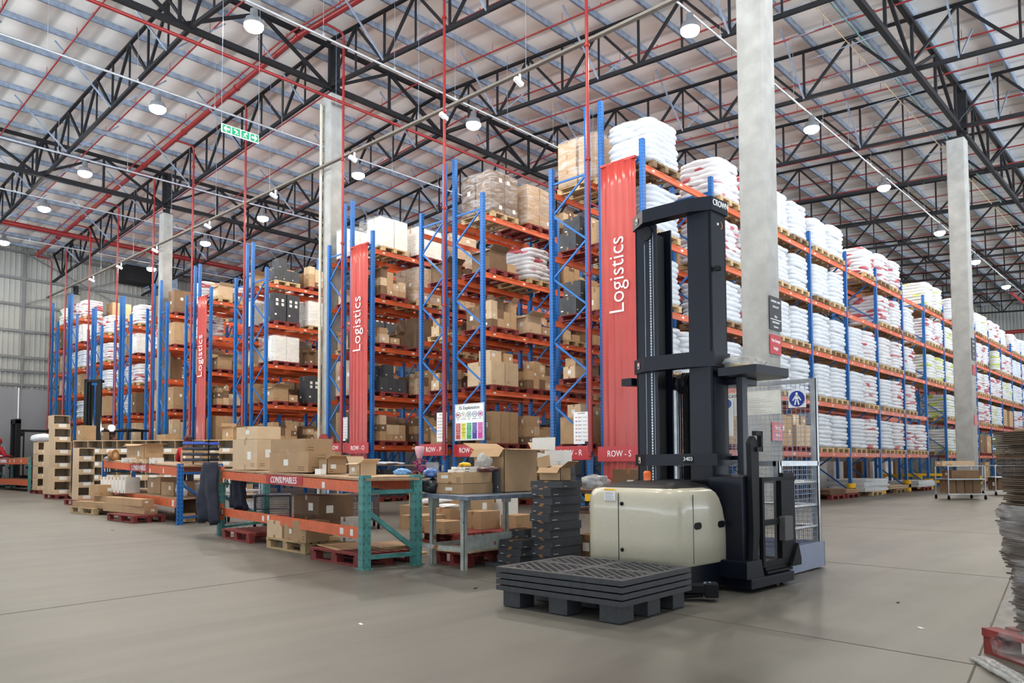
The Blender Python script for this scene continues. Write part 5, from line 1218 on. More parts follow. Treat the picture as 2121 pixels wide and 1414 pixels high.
# ------------------------------------------------------------------ second bench load
FG2 = 'things on the blue bench'
for k in range(7):
    o = carton(7.02-.02*k+.02, 20.0-.28*k, .482, .32, .2, .36, 'w', 0, 'white box file, %s from the left on the lower shelf of the blue bench' % ORD[k], 'white box files on the blue bench', 0, name='box_file')
fb(7.35, 17.5, .482, .5, .7, .36, 'b', 'brown carton at the right end of the white box files', seed=3)
fb(7.1, 16.2, .482, .5, .6, .28, 'b', 'brown carton alone on the lower shelf of the blue bench', seed=1)
fb(7.75, 16.9, .0, .6, .62, .75, 'd', 'dark brown carton behind the blue bench post', seed=2)
lump('white_bag', 'white bag with a blue mark beside the blue bench post', 'bag', (6.6, 14.95, .482), (.2, .3, .33), mat('white_film', (222, 226, 230), .4, var=.15), 3, .25)
o = MB().lathe((0, 0, 0), [(.035, 0), (.045, .02), (.045, .24), (.05, .25), (.05, .29), (.03, .3)], 16).build('thermos_flask', GALVL, None, (6.92, 14.95, .482)); tag(o, 'steel thermos flask standing on the blue bench shelf', 'flask')
o = MB().lathe((0, 0, 0), [(.045, 0), (.055, .14), (.05, .142)], 16); o.tube([(.05, 0, .11), (.09, 0, .09), (.085, 0, .05), (.05, 0, .03)], .01, 6); o = o.build('mug', mat('green_mug', (120, 170, 110), .4), None, (7.08, 14.95, .482)); tag(o, 'green mug beside the steel flask', 'mug')
fb(7.3, 15.9, 1.145, .4, .5, .3, 'b', 'brown carton at the back of the blue bench beside the letter tray', seed=0)
fb(7.6, 19.3, 1.22, .45, 1.05, .40, 'b', 'tall open brown carton on the blue bench', 'low', seed=2)
o = MB().lathe((0, 0, 0), [(.14, -.06), (.14, .06)], 26, axis='y').lathe((0, 0, 0), [(.07, -.062), (.07, .062)], 20, 1, axis='y').build('tape_roll', [TAPE, CARDL], None, (7.45, 20.9, 1.385)); o.rotation_euler.z = R(30); tag(o, 'big round roll of brown tape on the blue bench', 'tape roll')
lump('grey_dispenser', 'grey tape dispenser beside the round roll on the blue bench', 'tape dispenser', (7.5, 21.2, 1.25), (.3, .4, .12), mat('grey_plastic', (150, 154, 160), .4), 4, .15)
lt = thing('letter_tray', 'blue and black tiered letter tray on the blue bench', 'letter tray', (7.0, 15.0, 1.13), R(35))
for k, c_ in enumerate(((30, 34, 50), (30, 34, 50), (30, 34, 50), (60, 92, 190))):
    MB().bx((-.3, -.22, .06+.11*k), (.3, .22, .075+.11*k)).bx((-.3, -.22, .06+.11*k), (-.285, .22, .115+.11*k)).bx((.285, -.22, .06+.11*k), (.3, .22, .115+.11*k)).build('tray', mat('tray_%d' % (k//3), c_, .4), lt)
for x in (-.28, .28): MB().tube([(x, 0, 0), (x, 0, .5)], .012, 6).build('upright', BLACK, lt)
for i, (x, y, w_, h) in enumerate(((6.8, 17.6, .3, .08), (6.85, 18.3, .3, .1), (6.75, 16.9, .25, .06), (6.7, 16.4, .25, .12))): fb(x, y, 1.15+.02*(y-16.4), .2, w_, h, 'w' if i % 2 else 'l', 'small %s parts box on the front edge of the blue bench' % ['leftmost but one', 'leftmost', 'rightmost but one', 'rightmost'][i], seed=i)
pal2(6.72, 19.5, 0, .9, 1.55, 'w', 'pale wooden pallet on the floor in front of the blue bench')
fb(6.78, 19.3, .146, .9, 1.7, .13, 'b', 'lowest long flat carton on the pale pallet before the blue bench', rz=4); fb(6.95, 19.1, .278, .7, 1.5, .12, 'b', 'upper long flat carton on the pale pallet before the blue bench', rz=-5)
fb(6.72, 19.55, .40, .36, .62, .26, 'b', 'small labelled carton on top of the flat cartons', seed=1)
pal2(6.15, 16.0, 0, .62, 1.35, 'r', 'red pallet on the floor at the near end of the blue bench')
fb(6.25, 16.6, .146, .26, 2.0, .15, 'b', 'lower long narrow carton on the red pallet', rz=2); fb(6.24, 16.6, .298, .24, 1.9, .14, 'b', 'upper long narrow carton on the red pallet', rz=0); fb(6.62, 14.75, .02, .2, .26, .16, 'b', 'small carton beside the blue bench post on the floor', rz=8, seed=2)
# ------------------------------------------------------------------ open-fronted picking cartons
def cubby_mesh(w_, d_, h):
    mb = MB(); t_ = .012; x, y = w_/2, d_/2
    mb.bx((-x, y-t_, 0), (x, y, h)); mb.bx((-x, -y, 0), (-x+t_, y, h)); mb.bx((x-t_, -y, 0), (x, y, h)); mb.bx((-x, -y, 0), (x, y, t_)); mb.bx((-x, -y, h-t_), (x, y, h)); mb.bx((-x, -y-.002, 0), (x, -y+t_, h*.36)); mb.bx((-x, -y-.001, h*.94), (x, -y+t_, h))
    mb.bx((-x*.4, -y-.006, h*.08), (x*.55, -y-.002, h*.34), 1); mb.bx((-x*.75, -y+.03, h*.3), (x*.75, y-.03, h*.46), 2)
    return mb.mesh('picking_carton', [CARDL, LAB, mat('dark_wrapped_goods', (60, 62, 70), .4, var=.5, scale=20)])
CUBM = cubby_mesh(.52, .62, .46)
NC = [0]
def cub(x, y, z, rz, label, sc_=1.0):
    o = obj('picking_carton', CUBM, None, (x, y, z+.001), rz); o.scale = (sc_, sc_, sc_); tag(o, label, 'box', 'open-fronted picking cartons'); NC[0] += 1
for nm_, x, y, n_, h0 in (('leftmost', 9.85, 35.2, 4, .02), ('second', 8.72, 29.3, 4, .02), ('third', 7.72, 23.9, 4, .02)):
    pal2(x+.05, y+.1, 0, .62, 1.3, 'r', 'red pallet under the %s stack of picking cartons' % nm_)
    s_ = {'leftmost': 1.05, 'second': .98, 'third': .80}[nm_]
    for k in range(n_):
        for j in range(2 if nm_ == 'second' else 1):
            cub(x, y+.62*s_*j, .148+.4615*s_*k, 0, 'open-fronted picking carton, %s up in the %s stack from the left%s' % (ORD[k], nm_, ', rear file' if j else ''), s_)
for k in range(2): cub(8.75, 29.5+.1*k, .148+.4615*.98*4+.4525*k, 0, '%s open-fronted carton raised above the second stack' % ['lower', 'upper'][k], .98)
fb(9.25, 28.45, 1.985, .45, .5, .50, 'b', 'yellow brown closed carton beside the raised picking cartons', seed=3); lump('white_bundle', 'white wrapped bundle on top of the leftmost picking cartons', 'bundle', (9.85, 35.2, 2.085), (.9, .9, .35), SACKW, 5, .15)
dv = Vector((.68, -.733, 0)); base = Vector((9.05, 28.6, 0)); rzc = R(-47)
for i in range(12):
    p = base+dv*(.25+.49*i)
    for k in range(4):
        cub(p.x, p.y, .2+.4431*k, rzc, 'picking carton in the long row behind the benches, %s from the left, %s tier' % (ORD[i], ['floor', 'second', 'third', 'top'][k]), .96)
bs = thing('low_bench', 'low base board carrying the long row of picking cartons', 'bench', (base.x, base.y, 0), rzc); MB().bx((-.1, -.3, .1), (6.1, .35, .199)).build('board', TOPM, bs)
for x in (.2, 2.9, 5.8): MB().bx((x-.05, -.25, 0), (x+.05, .3, .1)).build('leg', WOODD, bs)
fb((base+dv*2.9).x+.3, (base+dv*2.9).y+.3, 1.98, .5, .7, .2, 'b', 'flat carton lying on the long row of picking cartons', seed=1)
fb((base+dv*5.2).x+.35, (base+dv*5.2).y+.35, 1.98, .55, .8, .42, 'b', 'open carton at the right end of the long row of picking cartons', True, seed=2)
# ------------------------------------------------------------------ people
SKIN = mat('brown_skin', (122, 82, 62), .55, var=.05)
def skinned(name, pts, edges, rads, m, parent, sub=2, root=0):
    me = bpy.data.meshes.new(name); me.from_pydata([Vector(p) for p in pts], edges, []); me.materials.append(m)
    o = obj(name, me, parent); md = o.modifiers.new('skin', 'SKIN')
    if not me.skin_vertices: return o
    for i, r_ in enumerate(rads):
        me.skin_vertices[0].data[i].radius = (r_, r_) if not isinstance(r_, tuple) else r_; me.skin_vertices[0].data[i].use_root = (i == root)
    s = o.modifiers.new('sub', 'SUBSURF'); s.levels = 1; s.render_levels = sub
    for p in me.polygons: p.use_smooth = True
    return o
def person(loc, rz, label, top, legs, hair, pose='sit', lean=0., scale=1.0, vest=None, cap=None, bun=False):
    t = thing('person', label, 'person', loc, rz); t.scale = (scale,)*3
    hz = .50 if pose == 'sit' else .93
    sh = hz+.50; L_ = lean
    H = lambda z: (0, -L_*(z-hz), z)     # trunk line leans forward (-Y)
    neck, head = H(sh+.08), H(sh+.20)
    kn = [(s*.13, -.42, hz+.02) for s in (-1, 1)] if pose == 'sit' else [(s*.10, -.03, .50) for s in (-1, 1)]
    an = [(s*.13, -.45, .10) for s in (-1, 1)] if pose == 'sit' else [(s*.11, .02, .09) for s in (-1, 1)]
    to = [(a[0], a[1]-.18, .05) for a in an]
    el = [(s*.27, -.10-L_*.4, sh-.28) for s in (-1, 1)]; ha = [(s*.17, -.36-L_*.4, sh-.30) for s in (-1, 1)]
    pts = [H(hz), H(hz+.2), H(sh-.06), neck, H(sh+.13), head, H(sh+.30)]; ed = [(0, 1), (1, 2), (2, 3), (3, 4), (4, 5), (5, 6)]; rd = [(.16, .12), (.14, .10), (.17, .11), .055, .06, (.085, .10), .06]
    for i, s in enumerate((-1, 1)):
        b = len(pts); pts += [(s*.18, H(sh-.02)[1], sh-.02), el[i], ha[i]]; ed += [(2, b), (b, b+1), (b+1, b+2)]; rd += [.06, .045, .032]
        palm = Vector(ha[i]); hb = len(pts)
        for f in range(5):
            if f < 4: pts += [palm+Vector((.018*(f-1.5), -.07, 0)), palm+Vector((.018*(f-1.5), -.10-.008*(1.5-abs(f-1.5)), -.025))]
            else: pts += [palm+Vector((-s*.04, -.03, .01)), palm+Vector((-s*.05, -.06, -.005))]
            ed += [(b+2, len(pts)-2), (len(pts)-2, len(pts)-1)]; rd += [.011, .008]
        b = len(pts); pts += [(s*.09, 0, hz-.02), kn[i], an[i], to[i]]; ed += [(0, b), (b, b+1), (b+1, b+2), (b+2, b+3)]; rd += [.09, .06, .042, .035]
    skinned('body', pts, ed, rd, SKIN, t)
    # clothes
    p2 = [H(hz+.0), H(hz+.2), H(sh-.06), H(sh+.03)]; e2 = [(0, 1), (1, 2), (2, 3)]; r2 = [(.185, .145), (.165, .125), (.19, .13), .075]
    for i, s in enumerate((-1, 1)):
        b = len(p2); p2 += [(s*.185, H(sh-.02)[1], sh-.02), el[i], tuple(Vector(el[i]).lerp(Vector(ha[i]), .85))]; e2 += [(2, b), (b, b+1), (b+1, b+2)]; r2 += [.078, .06, .045]
    skinned('jacket', p2, e2, r2, top, t)
    p3 = [H(hz-.0)]; e3 = []; r3 = [(.17, .13)]
    for i, s in enumerate((-1, 1)):
        b = len(p3); p3 += [(s*.09, 0, hz-.03), kn[i], tuple(Vector(kn[i]).lerp(Vector(an[i]), .92))]; e3 += [(0, b), (b, b+1), (b+1, b+2)]; r3 += [.105, .075, .06]
    skinned('trousers', p3, e3, r3, legs, t)
    for i in (0, 1): MB().box((an[i][0], an[i][1]-.07, .04), (.1, .28, .08)).build('shoe', RUB, t, bevel=.02)
    if vest:
        v = MB(); 
        for s in (-1, 1): v.box((s*.09, H(sh-.12)[1]-.135, sh-.14), (.05, .01, .34)); v.box((s*.09, H(sh-.12)[1]+.135, sh-.14), (.05, .01, .34))
        v.box((0, H(hz+.2)[1], hz+.22), (.36, .28, .05)); v.build('vest_bands', vest, t)
    hc = Vector(head)+Vector((0, .01, .055)); hm = MB().lathe(hc, [(.098, -.06), (.108, -.01), (.10, .05), (.07, .085), (.02, .10)], 16)
    if bun: hm.lathe(hc+Vector((0, .1, .02)), [(.02, -.05), (.055, 0), (.02, .05)], 12); hm.lathe(hc+Vector((0, .04, -.06)), [(.07, -.08), (.09, -.02), (.09, .02)], 12)
    hm.build('hair', hair if not cap else cap, t)
    fc = Vector(head)+Vector((0, -.092, 0)); MB().box(fc+Vector((0, -.012, .0)), (.022, .03, .04), tap=.4).build('nose', SKIN, t)
    for s in (-1, 1):
        MB().box(fc+Vector((s*.033, -.002, .028)), (.022, .008, .009)).build('eye', INK, t); MB().box(Vector(head)+Vector((s*.092, .01, .01)), (.014, .03, .05)).build('ear', SKIN, t)
    MB().box(fc+Vector((0, 0, -.045)), (.045, .008, .009)).build('mouth', mat('lip_brown', (120, 60, 54), .5), t)
    return t
NAVYC = mat('navy_work_cloth', (34, 36, 48), .8); REDC = mat('red_work_cloth', (178, 34, 44), .8); HAIRK = mat('black_hair', (24, 20, 20), .7); HAIRR = mat('dark_red_hair', (80, 34, 36), .7); HIVIS = mat('hi_vis_yellow', (206, 222, 60), .5)
# counterbalance truck, far left
MB_ = MB
ft = thing('forklift_truck', 'black counterbalance forklift facing the camera at the far left', 'forklift', (11.9, 46.42, 0), R(-90)); ft.scale = (1.0, 1.0, 1.38)
MB().bx((-.55, .6, .15), (.55, 2.2, .95)).bx((-.55, 0, .12), (.55, .7, .42)).build('chassis', mat('red_truck_paint', (150, 34, 34), .4), ft, bevel=.04)
mm = MB()
for s in (-1, 1): mm.bx((s*.42-.12, -.32, .1), (s*.42+.12, -.12, 2.55)); 
mm.bx((-.54, -.32, 2.43), (.54, -.12, 2.6)); mm.bx((-.5, -.3, 1.0), (.5, -.16, 1.1)); mm.build('mast', BLACK, ft)
MB().bx((-.52, -.38, .25), (.52, -.33, .34)).bx((-.52, -.38, .7), (.52, -.33, .8)).build('fork_carriage', BLACK, ft)
for s in (-1, 1): MB().bx((s*.3-.05, -1.3, .06), (s*.3+.05, -.33, .1)).bx((s*.3-.05, -.38, .06), (s*.3+.05, -.33, .8)).build('fork', BLACK, ft)
gd = MB().bx((-.55, 0, 2.14), (.55, 1.6, 2.2))
for s in (-1, 1): gd.bx((s*.5-.03, 0, .42), (s*.5+.03, .06, 2.14)); gd.bx((s*.5-.03, 1.5, .95), (s*.5+.03, 1.56, 2.14))
gd.build('overhead_guard', BLACK, ft)
for s in (-1, 1):
    for y in (.1, 1.8): MB().lathe((s*.5, y, .24), [(.24, -.09), (.24, .09)], 18, axis='x').build('wheel', RUB, ft)
MB().bx((-.25, .75, .85), (.25, 1.3, 1.0)).bx((-.25, 1.2, .95), (.25, 1.34, 1.5)).build('seat', RUB, ft); MB().bx((.32, -.08, 1.95), (.5, .02, 2.1)).build('work_light', BLACK, ft)
MB().tube([(0, .2, .95), (0, .35, 1.1)], .02, 6).lathe((0, .38, 1.13), [(.16, -.01), (.16, .01)], 16).build('steering_wheel', BLACK, ft)
pr_ = person((12.95, 46.42, 1.0), R(-90), 'person in a hi-vis yellow vest seated driving the far left forklift', NAVYC, NAVYC, HAIRK, 'sit', 0, 1.1, vest=HIVIS)
person((11.05, 46.9, 0), R(100), 'person in a red top and red cap standing behind the far left forklift', REDC, NAVYC, HAIRK, 'stand', 0, 1.45, vest=SIGNW, cap=REDC)
# reach truck with raised mast, headlight glowing
rt_ = thing('reach_truck', 'reach truck with tall black mast and bright headlight between benches and far racks', 'forklift', (10.9, 32.7, 0), R(-47)); rt_.scale = (1.15,)*3
mm = MB()
for s in (-1, 1):
    for q in range(3): mm.bx((s*(.24-.07*q)-.06, -.12+.06*q, .1), (s*(.24-.07*q)+.05, -.05+.06*q, 3.95-.1*q))
mm.bx((-.27, -.12, 3.85), (.27, .12, 3.93)); mm.bx((-.27, -.12, 2.2), (.27, .12, 2.28)); mm.build('mast', BLACK, rt_)
MB().bx((-.5, .45, .12), (.9, 1.7, 1.15)).build('chassis', mat('red_truck_paint', (150, 34, 34)), rt_, bevel=.05)
gd = MB().bx((-.3, .4, 2.2), (1.15, 1.6, 2.26)); 
for x, y in ((.95, .45), (.95, 1.5), (-.2, 1.5)): gd.bx((x-.03, y-.03, 1.1), (x+.03, y+.03, 2.2))
gd.build('overhead_guard', BLACK, rt_)
hl = MB().lathe((.40, .38, 2.3), [(.09, -.02), (.09, .08)], 18, axis='y').build('headlight', mat('headlight_lens', (255, 250, 240), .4, emit=160), rt_)
MB().bx((-.75, .4, 2.02), (-.45, .5, 2.16)).build('tail_lamp_bar', BLACK, rt_); MB().box((-.5, .39, 2.1), (.08, .02, .05)).build('red_lamp', mat('red_lamp_lens', (240, 40, 20), .4, emit=6), rt_)
for s in (-1, 1): MB().lathe((s*.45, 0, .16), [(.16, -.06), (.16, .06)], 16, axis='x').build('wheel', RUB, rt_)
MB().lathe((.2, 1.4, .2), [(.2, -.08), (.2, .08)], 16, axis='x').build('wheel', RUB, rt_); MB().bx((.3, .8, 1.12), (.8, 1.3, 1.2)).bx((.3, 1.25, 1.15), (.8, 1.35, 1.6)).build('seat', RUB, rt_)
person((11.95, 32.75, .98), R(-75), 'person in a navy and red jacket leaning forward on the reach truck', NAVYC, NAVYC, HAIRK, 'sit', .5, 1.15, vest=REDC)
person((9.55, 21.35, 0), R(140), 'woman in a red top with dark red hair working behind the letter tray', REDC, NAVYC, HAIRR, 'stand', .15, 1.1, bun=True)
# ------------------------------------------------------------------ trolleys and the middle background
def trolley(loc, rz, w_, d_, h, label, shelves, m=GALVL, mesh=False):
    t = thing('cage_trolley', label, 'trolley', loc, rz)
    for sx in (-1, 1):
        for sy in (-1, 1):
            MB().tube([(sx*w_/2, sy*d_/2, .12), (sx*w_/2, sy*d_/2, h)], .016, 8).build('post', m, t)
            MB().lathe((sx*w_/2, sy*d_/2, .05), [(.05, -.018), (.05, .018)], 14, axis='x').bx((sx*w_/2-.02, sy*d_/2-.02, .09), (sx*w_/2+.02, sy*d_/2+.02, .13)).build('caster', RUB, t)
    for z in shelves: MB().bx((-w_/2, -d_/2, z-.015), (w_/2, d_/2, z+.015)).build('shelf', m, t)
    MB().tube([(-w_/2, -d_/2, h), (w_/2, -d_/2, h), (w_/2, d_/2, h), (-w_/2, d_/2, h), (-w_/2, -d_/2, h)], .016, 8).tube([(-w_/2, -d_/2, h*.6), (w_/2, -d_/2, h*.6)], .012, 6).build('rail', m, t)
    if mesh:
        g = MB()
        for sy in (-1, 1):
            for i in range(23): x = -w_/2+w_*i/22; g.beam((x, sy*d_/2, .16), (x, sy*d_/2, h), .005, .005, upv=(1, 0, 0))
            for i in range(12): z = .16+(h-.16)*i/11; g.beam((-w_/2, sy*d_/2, z), (w_/2, sy*d_/2, z), .005, .005)
        for sx in (-1, 1):
            for i in range(14): y = -d_/2+d_*i/13; g.beam((sx*w_/2, y, .16), (sx*w_/2, y, h), .005, .005, upv=(1, 0, 0))
            for i in range(12): z = .16+(h-.16)*i/11; g.beam((sx*w_/2, -d_/2, z), (sx*w_/2, d_/2, z), .005, .005)
        g.build('wire_mesh', m, t, fix=False)['kind'] = 'stuff'
    return t
trolley((25.9, 5.75, 0), R(-50), 1.05, .75, .98, 'grey shelf trolley with dark cartons at the foot of the far right column', (.16, .60))
for i in range(4): fb(25.9+.24*(i-1.5)*.64, 5.75-.24*(i-1.5)*.77, .176, .22, .5, .40, 'd', 'dark carton, %s from the left on the far right trolley' % ORD[i], rz=-50, grp='dark cartons on the right trolley', seed=3)
fb(25.8, 5.7, .616, .8, .55, .24, 'd', 'low dark carton on the middle shelf of the far right trolley', rz=-50, seed=3)
shf = MB().bx((-.5, -.35, .965), (.5, .35, .98)); fb(25.8, 5.85, .985, .95, .4, .15, 'l', 'long pale carton on top of the far right trolley', rz=-48, seed=3)
trolley((29.9, 5.3, 0), R(-50), 1.05, .75, .98, 'second grey trolley partly hidden behind the far right one', (.16, .60)); fb(29.9, 5.3, .176, .8, .6, .4, 'd', 'dark carton on the hidden trolley by the far right column', rz=-50, seed=3)
trolley((7.85, 11.2, 0), R(-30), 1.0, .62, .58, 'rusty brown mesh basket trolley behind the orange bench', (.16,), mat('brown_mesh_steel', (96, 84, 82), .5, metal=.4), True)
trolley((7.05, 12.3, 0), R(-30), .6, .5, .58, 'dark wire basket trolley left of the brown mesh one', (.16,), mat('dark_wire', (70, 74, 84), .4, metal=.5), True)
trolley((7.35, 13.9, 0), R(-35), .62, .45, .92, 'light steel shelf trolley seen behind the jacket', (.2, .62), GALVL)
lump('white_sack', 'folded white sacks on the steel trolley behind the jacket', 'sack', (7.35, 13.9, .22), (.5, .4, .22), SACKW, 4, .2)
lump('white_sack', 'flat white and red sack behind the teal bench end', 'sack', (8.9, 10.1, .42), (.7, .5, .1), SACKR, 6, .2); fb(8.9, 10.1, 0.0, .9, .8, .40, 'b', 'long brown carton stack lying behind the teal bench end', seed=2)
fb(9.6, 9.9, 0, .5, .6, .62, 'b', 'upright brown carton behind the teal bench end', seed=1); fb(10.2, 9.7, 0, .4, .4, .5, 'w', 'white carton standing behind the grey table leg', seed=2)
pal2(8.2, 12.9, 0, 1.0, 1.2, 'r', 'red pallet on the floor behind the steel trolleys')
# second line of work tables under the racks
wt = thing('work_table', 'long table with papers and parts bins in front of the ROW-O rack', 'table', (10.7, 13.9, 0), R(-52))
MB().bx((-1.2, -.4, .76), (1.4, .4, .80)).bx((-1.2, -.35, 1.08), (1.3, .1, 1.10)).build('table_top', TOPM, wt)
for x in (-1.15, 1.3):
    for y in (-.35, .35): MB().bx((x-.02, y-.02, 0), (x+.02, y+.02, 1.09)).build('leg', GALVL, wt)
lump('paper_pile', 'loose white papers and folders on the upper shelf before the ROW-O rack', 'paper', (10.6, 13.85, 1.102), (1.1, .9, .07), mat('mixed_paper', (215, 216, 222), .5, var=.35, scale=6), 8, .25)
bn = mat('grey_parts_bin', (120, 124, 112), .5, var=.1)
for i in range(6):
    o = MB().bx((-.14, -.2, 0), (.14, .2, .012)).bx((-.14, -.2, 0), (-.13, .2, .14)).bx((.13, -.2, 0), (.14, .2, .14)).bx((-.14, -.2, 0), (.14, -.19, .08)).bx((-.14, .19, 0), (.14, .2, .14)).build('parts_bin', bn, None, (11.35+.3*(i % 2)*.62, 13.25-.3*(i % 2)*.79, (.802+.145*(i//2)) if i < 2 else .802)); o.rotation_euler.z = R(-52); tag(o, 'grey green parts bin on the long table, %s of the small group' % ORD[i], 'bin', 'grey green parts bins')
for i in range(4):
    o = MB().lathe((0, 0, 0), [(.13, 0), (.14, .02), (.14, .12), (.145, .14)], 20).build('clear_tub', mat('clear_tub_plastic', (180, 186, 194), .2, var=.05, alpha=.5), None, (10.6, 12.1, .56+.15*i)); tag(o, 'clear plastic tub, %s from the bottom of the pile left of the 5S board' % ORD[i], 'tub', 'clear plastic tubs')
o = MB().bx((-.35, -.3, 0), (.35, .3, .55)).build('side_table', TOPM, None, (10.6, 12.1, 0)); tag(o, 'plain low stand under the clear plastic tubs', 'stand')
hr = thing('hose_reel', 'red fire hose reel on the middle concrete column', 'hose reel', (13.72, 20.75, 1.75)); MB().lathe((0, 0, 0), [(.34, -.1), (.34, -.07), (.24, -.06), (.24, .06), (.34, .07), (.34, .1)], 26, axis='x').build('reel', REDPIPE, hr); MB().bx((.05, -.05, -.05), (.12, .05, .05)).build('bracket', BLKS, hr)
# floor loads below the racks
def floor_load(x, y, tm, sd_, lab, kind='r'):
    pallet(x, y, 0, kind, 0, '%s pallet on the floor %s' % (PK[kind], lab), group='pallets on the floor'); 
    if tm is not None: cluster(x, y, .146, tm, sd_, 'on the floor '+lab)
floor_load(14.5, 14.25, 4, 901, 'under the 5S board rack, first place'); floor_load(15.9, 14.25, 8, 902, 'under the 5S board rack, second place'); floor_load(14.5, 18.9, 6, 903, 'under the ROW-O rack, first place'); floor_load(15.9, 18.9, 0, 904, 'under the ROW-O rack, second place'); floor_load(14.6, 15.6, 4, 905, 'under the ROW-P rack')
PANEL = mat('white_board_panel', (206, 208, 210), .5, var=.05)
def flat_stack(x, y, n_, th, w_, d_, m, lab, kind, name='panel_sheet', cat='panel', rz=0):
    pallet(x, y, 0, kind, 0, '%s pallet on the floor %s' % (PK[kind], lab), 1.1, 'pallets on the floor')
    r_ = random.Random(int(x*10))
    for i in range(n_):
        o = MB().box((0, 0, th/2), (w_, d_, th-.002)).build(name, m, None, (x+r_.uniform(-.02, .02), y+r_.uniform(-.02, .02), .147+th*i)); o.rotation_euler.z = R(rz+r_.uniform(-1.5, 1.5)); tag(o, '%s %s sheet %s' % (ORD[i], cat, lab), cat, 'flat sheets stacked under the front rack')
flat_stack(RX+BAY*3+.9, 9.1, 5, .03, 1.25, 1.15, CARDD, 'under the fourth bay of the front rack', 'r', 'cardboard_sheet', 'cardboard'); flat_stack(RX+BAY*3+2.2, 9.1, 4, .03, 1.1, 1.15, CARD, 'right under the fourth bay of the front rack', 'r', 'cardboard_sheet', 'cardboard')
flat_stack(RX+BAY*4+1.5, 9.1, 9, .045, 2.4, 1.15, PANEL, 'under the fifth bay of the front rack', 'w'); flat_stack(RX+BAY*5+1.4, 9.2, 4, .03, 2.2, 1.1, CARDL, 'under the sixth bay of the front rack', 'd', 'cardboard_sheet', 'cardboard'); flat_stack(RX+BAY*6+1.5, 9.1, 6, .04, 2.3, 1.1, PANEL, 'under the seventh bay of the front rack', 'r')
flat_stack(RX+BAY*1.55, 9.0, 12, .05, 1.15, 1.1, CARD, 'seen through the cage under the second bay', 'r', 'cardboard_sheet', 'cardboard')
floor_load(RX+BAY*9+1.0, 9.2, 4, 911, 'under the tenth bay of the front rack'); floor_load(RX+BAY*10+1.0, 9.2, 5, 912, 'under the eleventh bay of the front rack')
for k in range(2, 8):
    for q in range(2): fb(RX+BAY*k+.8+1.35*q, 11.0, 0, 1.0, .8, 1.15, 'w' if (k+q) % 2 else 'd', 'tall %s carton on the floor deep under the ROW-R rack, %s from its end' % ('white' if (k+q) % 2 else 'dark', ORD[(k-2)*2+q]), seed=q, grp='tall cartons under the rear rack')
# ------------------------------------------------------------------ wrapped stack of flattened cartons at the right edge
CE = mat('corrugated_edge_cardboard', (78, 64, 50), .85, var=.5, scale=3, stretch=(1, 1, 60))
ang = R(-39.7); cx_, cy_ = 5.12, .27; ux, uy = Vector((math.cos(ang), math.sin(ang), 0)), Vector((-math.sin(ang), math.cos(ang), 0))
o = pallet(cx_, cy_, 0, 'r', ang, 'red pallet at the right picture edge under wrapped flattened cartons', group='pallets on the floor')
r_ = random.Random(5); z = .147; i = 0
prof = [(.16, .42), (.3, .46), (.49, .47), (.58, .54), (.66, .51), (.75, .56), (.83, .54), (.88, .47), (.98, .50), (1.15, .55), (1.28, .57)]
def ext(zz):
    for (a, e), (b, e2) in zip(prof, prof[1:]):
        if zz <= b: return e+(e2-e)*max(0, (zz-a)/(b-a))
    return prof[-1][1]
while z < 1.27:
    th = .0115; e = ext(z)+r_.uniform(-.012, .012)
    m_ = MB().box((r_.uniform(-.01, .01), (e-.5)/2, th/2), (.84+r_.uniform(-.02, .02), e+.5, th-.003)); o = m_.build('flattened_carton', CE, None, (cx_, cy_, z)); o.rotation_euler.z = ang+R(r_.uniform(-1, 1))
    tag(o, 'flattened brown carton in the tall stack at the right picture edge', 'flattened carton', 'flattened cartons in the right edge stack'); z += th; i += 1
mb = MB(); n_ = 40; rings = []
for j in range(22):
    zz = .02+.84*j/21; rg = []
    for k in range(n_):
        a = 2*math.pi*k/n_; ca, sa = math.cos(a), math.sin(a); r0 = (abs(ca)**8+abs(sa)**8)**(-1/8.); hx = .47 if zz > .2 else .52; hy = (ext(max(zz, .17))+.5)/2+.03 if zz > .3 else .62-.25*max(0, zz-.15); oy_ = (ext(max(zz, .17))-.5)/2 if zz > .3 else 0
        q = 1+.03*noise.noise(Vector((ca*5, sa*5, j*.8)))
        rg.append((ca*r0*hx*q, sa*r0*hy*q+oy_, zz))
    rings.append(rg)
mb.add([v for rg in rings for v in rg], [(a*n_+k, a*n_+(k+1) % n_, (a+1)*n_+(k+1) % n_, (a+1)*n_+k) for a in range(21) for k in range(n_)], 0, True)
o = mb.build('stretch_wrap', WRAP, None, (cx_, cy_, 0)); o.rotation_euler.z = ang; tag(o, 'shiny clear stretch wrap around the lower half of the right edge stack', 'plastic wrap')
mb = MB(); pts = [Vector((4.93, 1.03, .008)), Vector((4.7, .9, .02)), Vector((4.5, .75, .012)), Vector((4.3, .55, .02)), Vector((4.1, .4, .01))]
for k in range(4):
    a, b = pts[k], pts[k+1]
    for q in range(3):
        f = (q-1)*.025; mb.tube([a+Vector((f, -f, 0)), (a+b)/2+Vector((f, -f, .012*(q % 2)+.004)), b+Vector((f, -f, 0))], .016, 6)
o = mb.build('film_strip', FILM, fix=False); tag(o, 'twisted strip of clear film lying on the floor at the right edge', 'plastic film')
o = MB().beam((cx_-.3, cy_+.45, 1.285), (cx_+.3, cy_-.2, 1.285), .03, .004).beam((cx_-.36, cy_+.38, 1.284), (cx_-.36, cy_+.38, .9), .03, .004).build('strapping_band', WHITE); tag(o, 'white plastic strap over the right edge cardboard stack', 'strap')
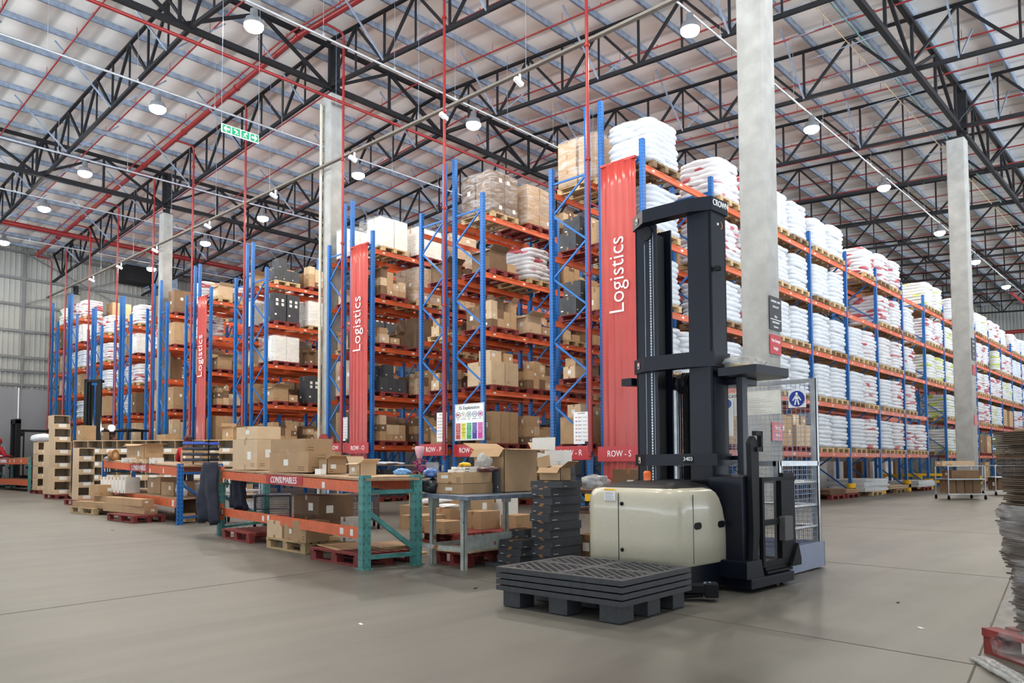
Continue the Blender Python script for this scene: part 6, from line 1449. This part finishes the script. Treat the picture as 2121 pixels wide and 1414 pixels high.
# litter
for i, (x, y, a) in enumerate(((4.8, 4.9, 20), (3.2, 4.4, 70), (6.5, 1.9, 10), (5.6, 1.5, 50), (5.0, 14, 0))):
    o = MB().box((0, 0, .002), (.05, .02, .004)).build('paper_scrap', WHITE if i % 2 else BLACK, None, (x, y, .001)); o.rotation_euler.z = R(a); tag(o, 'tiny %s scrap lying on the open floor' % ('white paper' if i % 2 else 'dark'), 'scrap', 'white scraps on the floor' if i % 2 else 'dark scraps on the floor')
# ------------------------------------------------------------------ beyond 300 of a kind in view: the farthest and smallest as one object
def keep_largest(objs, n, name, label, cat, mats_):
    def show(o):
        d = o.dimensions if o.dimensions.length else Vector((1, 1, .14)); p = o.location; dist = (p-Vector((0, 0, 1.1))).length
        q = o['label']; hid = .35 if 'back' in q or 'sixth place' in q or 'fifth place' in q else .6 if ('fourth place' in q or 'third place' in q) else 1
        return hid*(max(d.x, d.y)*max(d.z, .1))**.5/dist
    objs = sorted(objs, key=show, reverse=True); rest = objs[n:]
    if not rest: return
    mb = MB(); idx = {m.name: i for i, m in enumerate(mats_)}
    for o in rest:
        me = o.data; Mx = Matrix.Translation(o.location) @ Matrix.Rotation(o.rotation_euler.z, 4, 'Z') @ Matrix.Diagonal((*o.scale, 1)); b = len(mb.v)
        mb.v += [tuple(Mx @ v.co) for v in me.vertices]
        for p in me.polygons: mb.f.append(tuple(i+b for i in p.vertices)); mb.mi.append(idx[me.materials[p.material_index].name]); mb.sm.append(False)
        bpy.data.objects.remove(o)
    tag(mb.build(name, mats_, fix=False), label, cat, kind='stuff')
bpy.context.view_layer.update()
fronts = [o for o in CARTS if o.get('group') != 'cartons stored in the racks']
keep_largest([o for o in CARTS if o.get('group') == 'cartons stored in the racks'], 295-len(fronts), 'cartons', 'the many small brown cartons deep inside the far racks', 'boxes', [CARD, CARDL, CARDD, CARDW, CARDK, TAPE, INK, LAB])
keep_largest([o for o in PALS if o.get('group') == 'pallets in the racks'], 268, 'pallets', 'the small red and wooden pallets deep inside the far racks', 'pallets', [REDP, WOOD, WOODD])
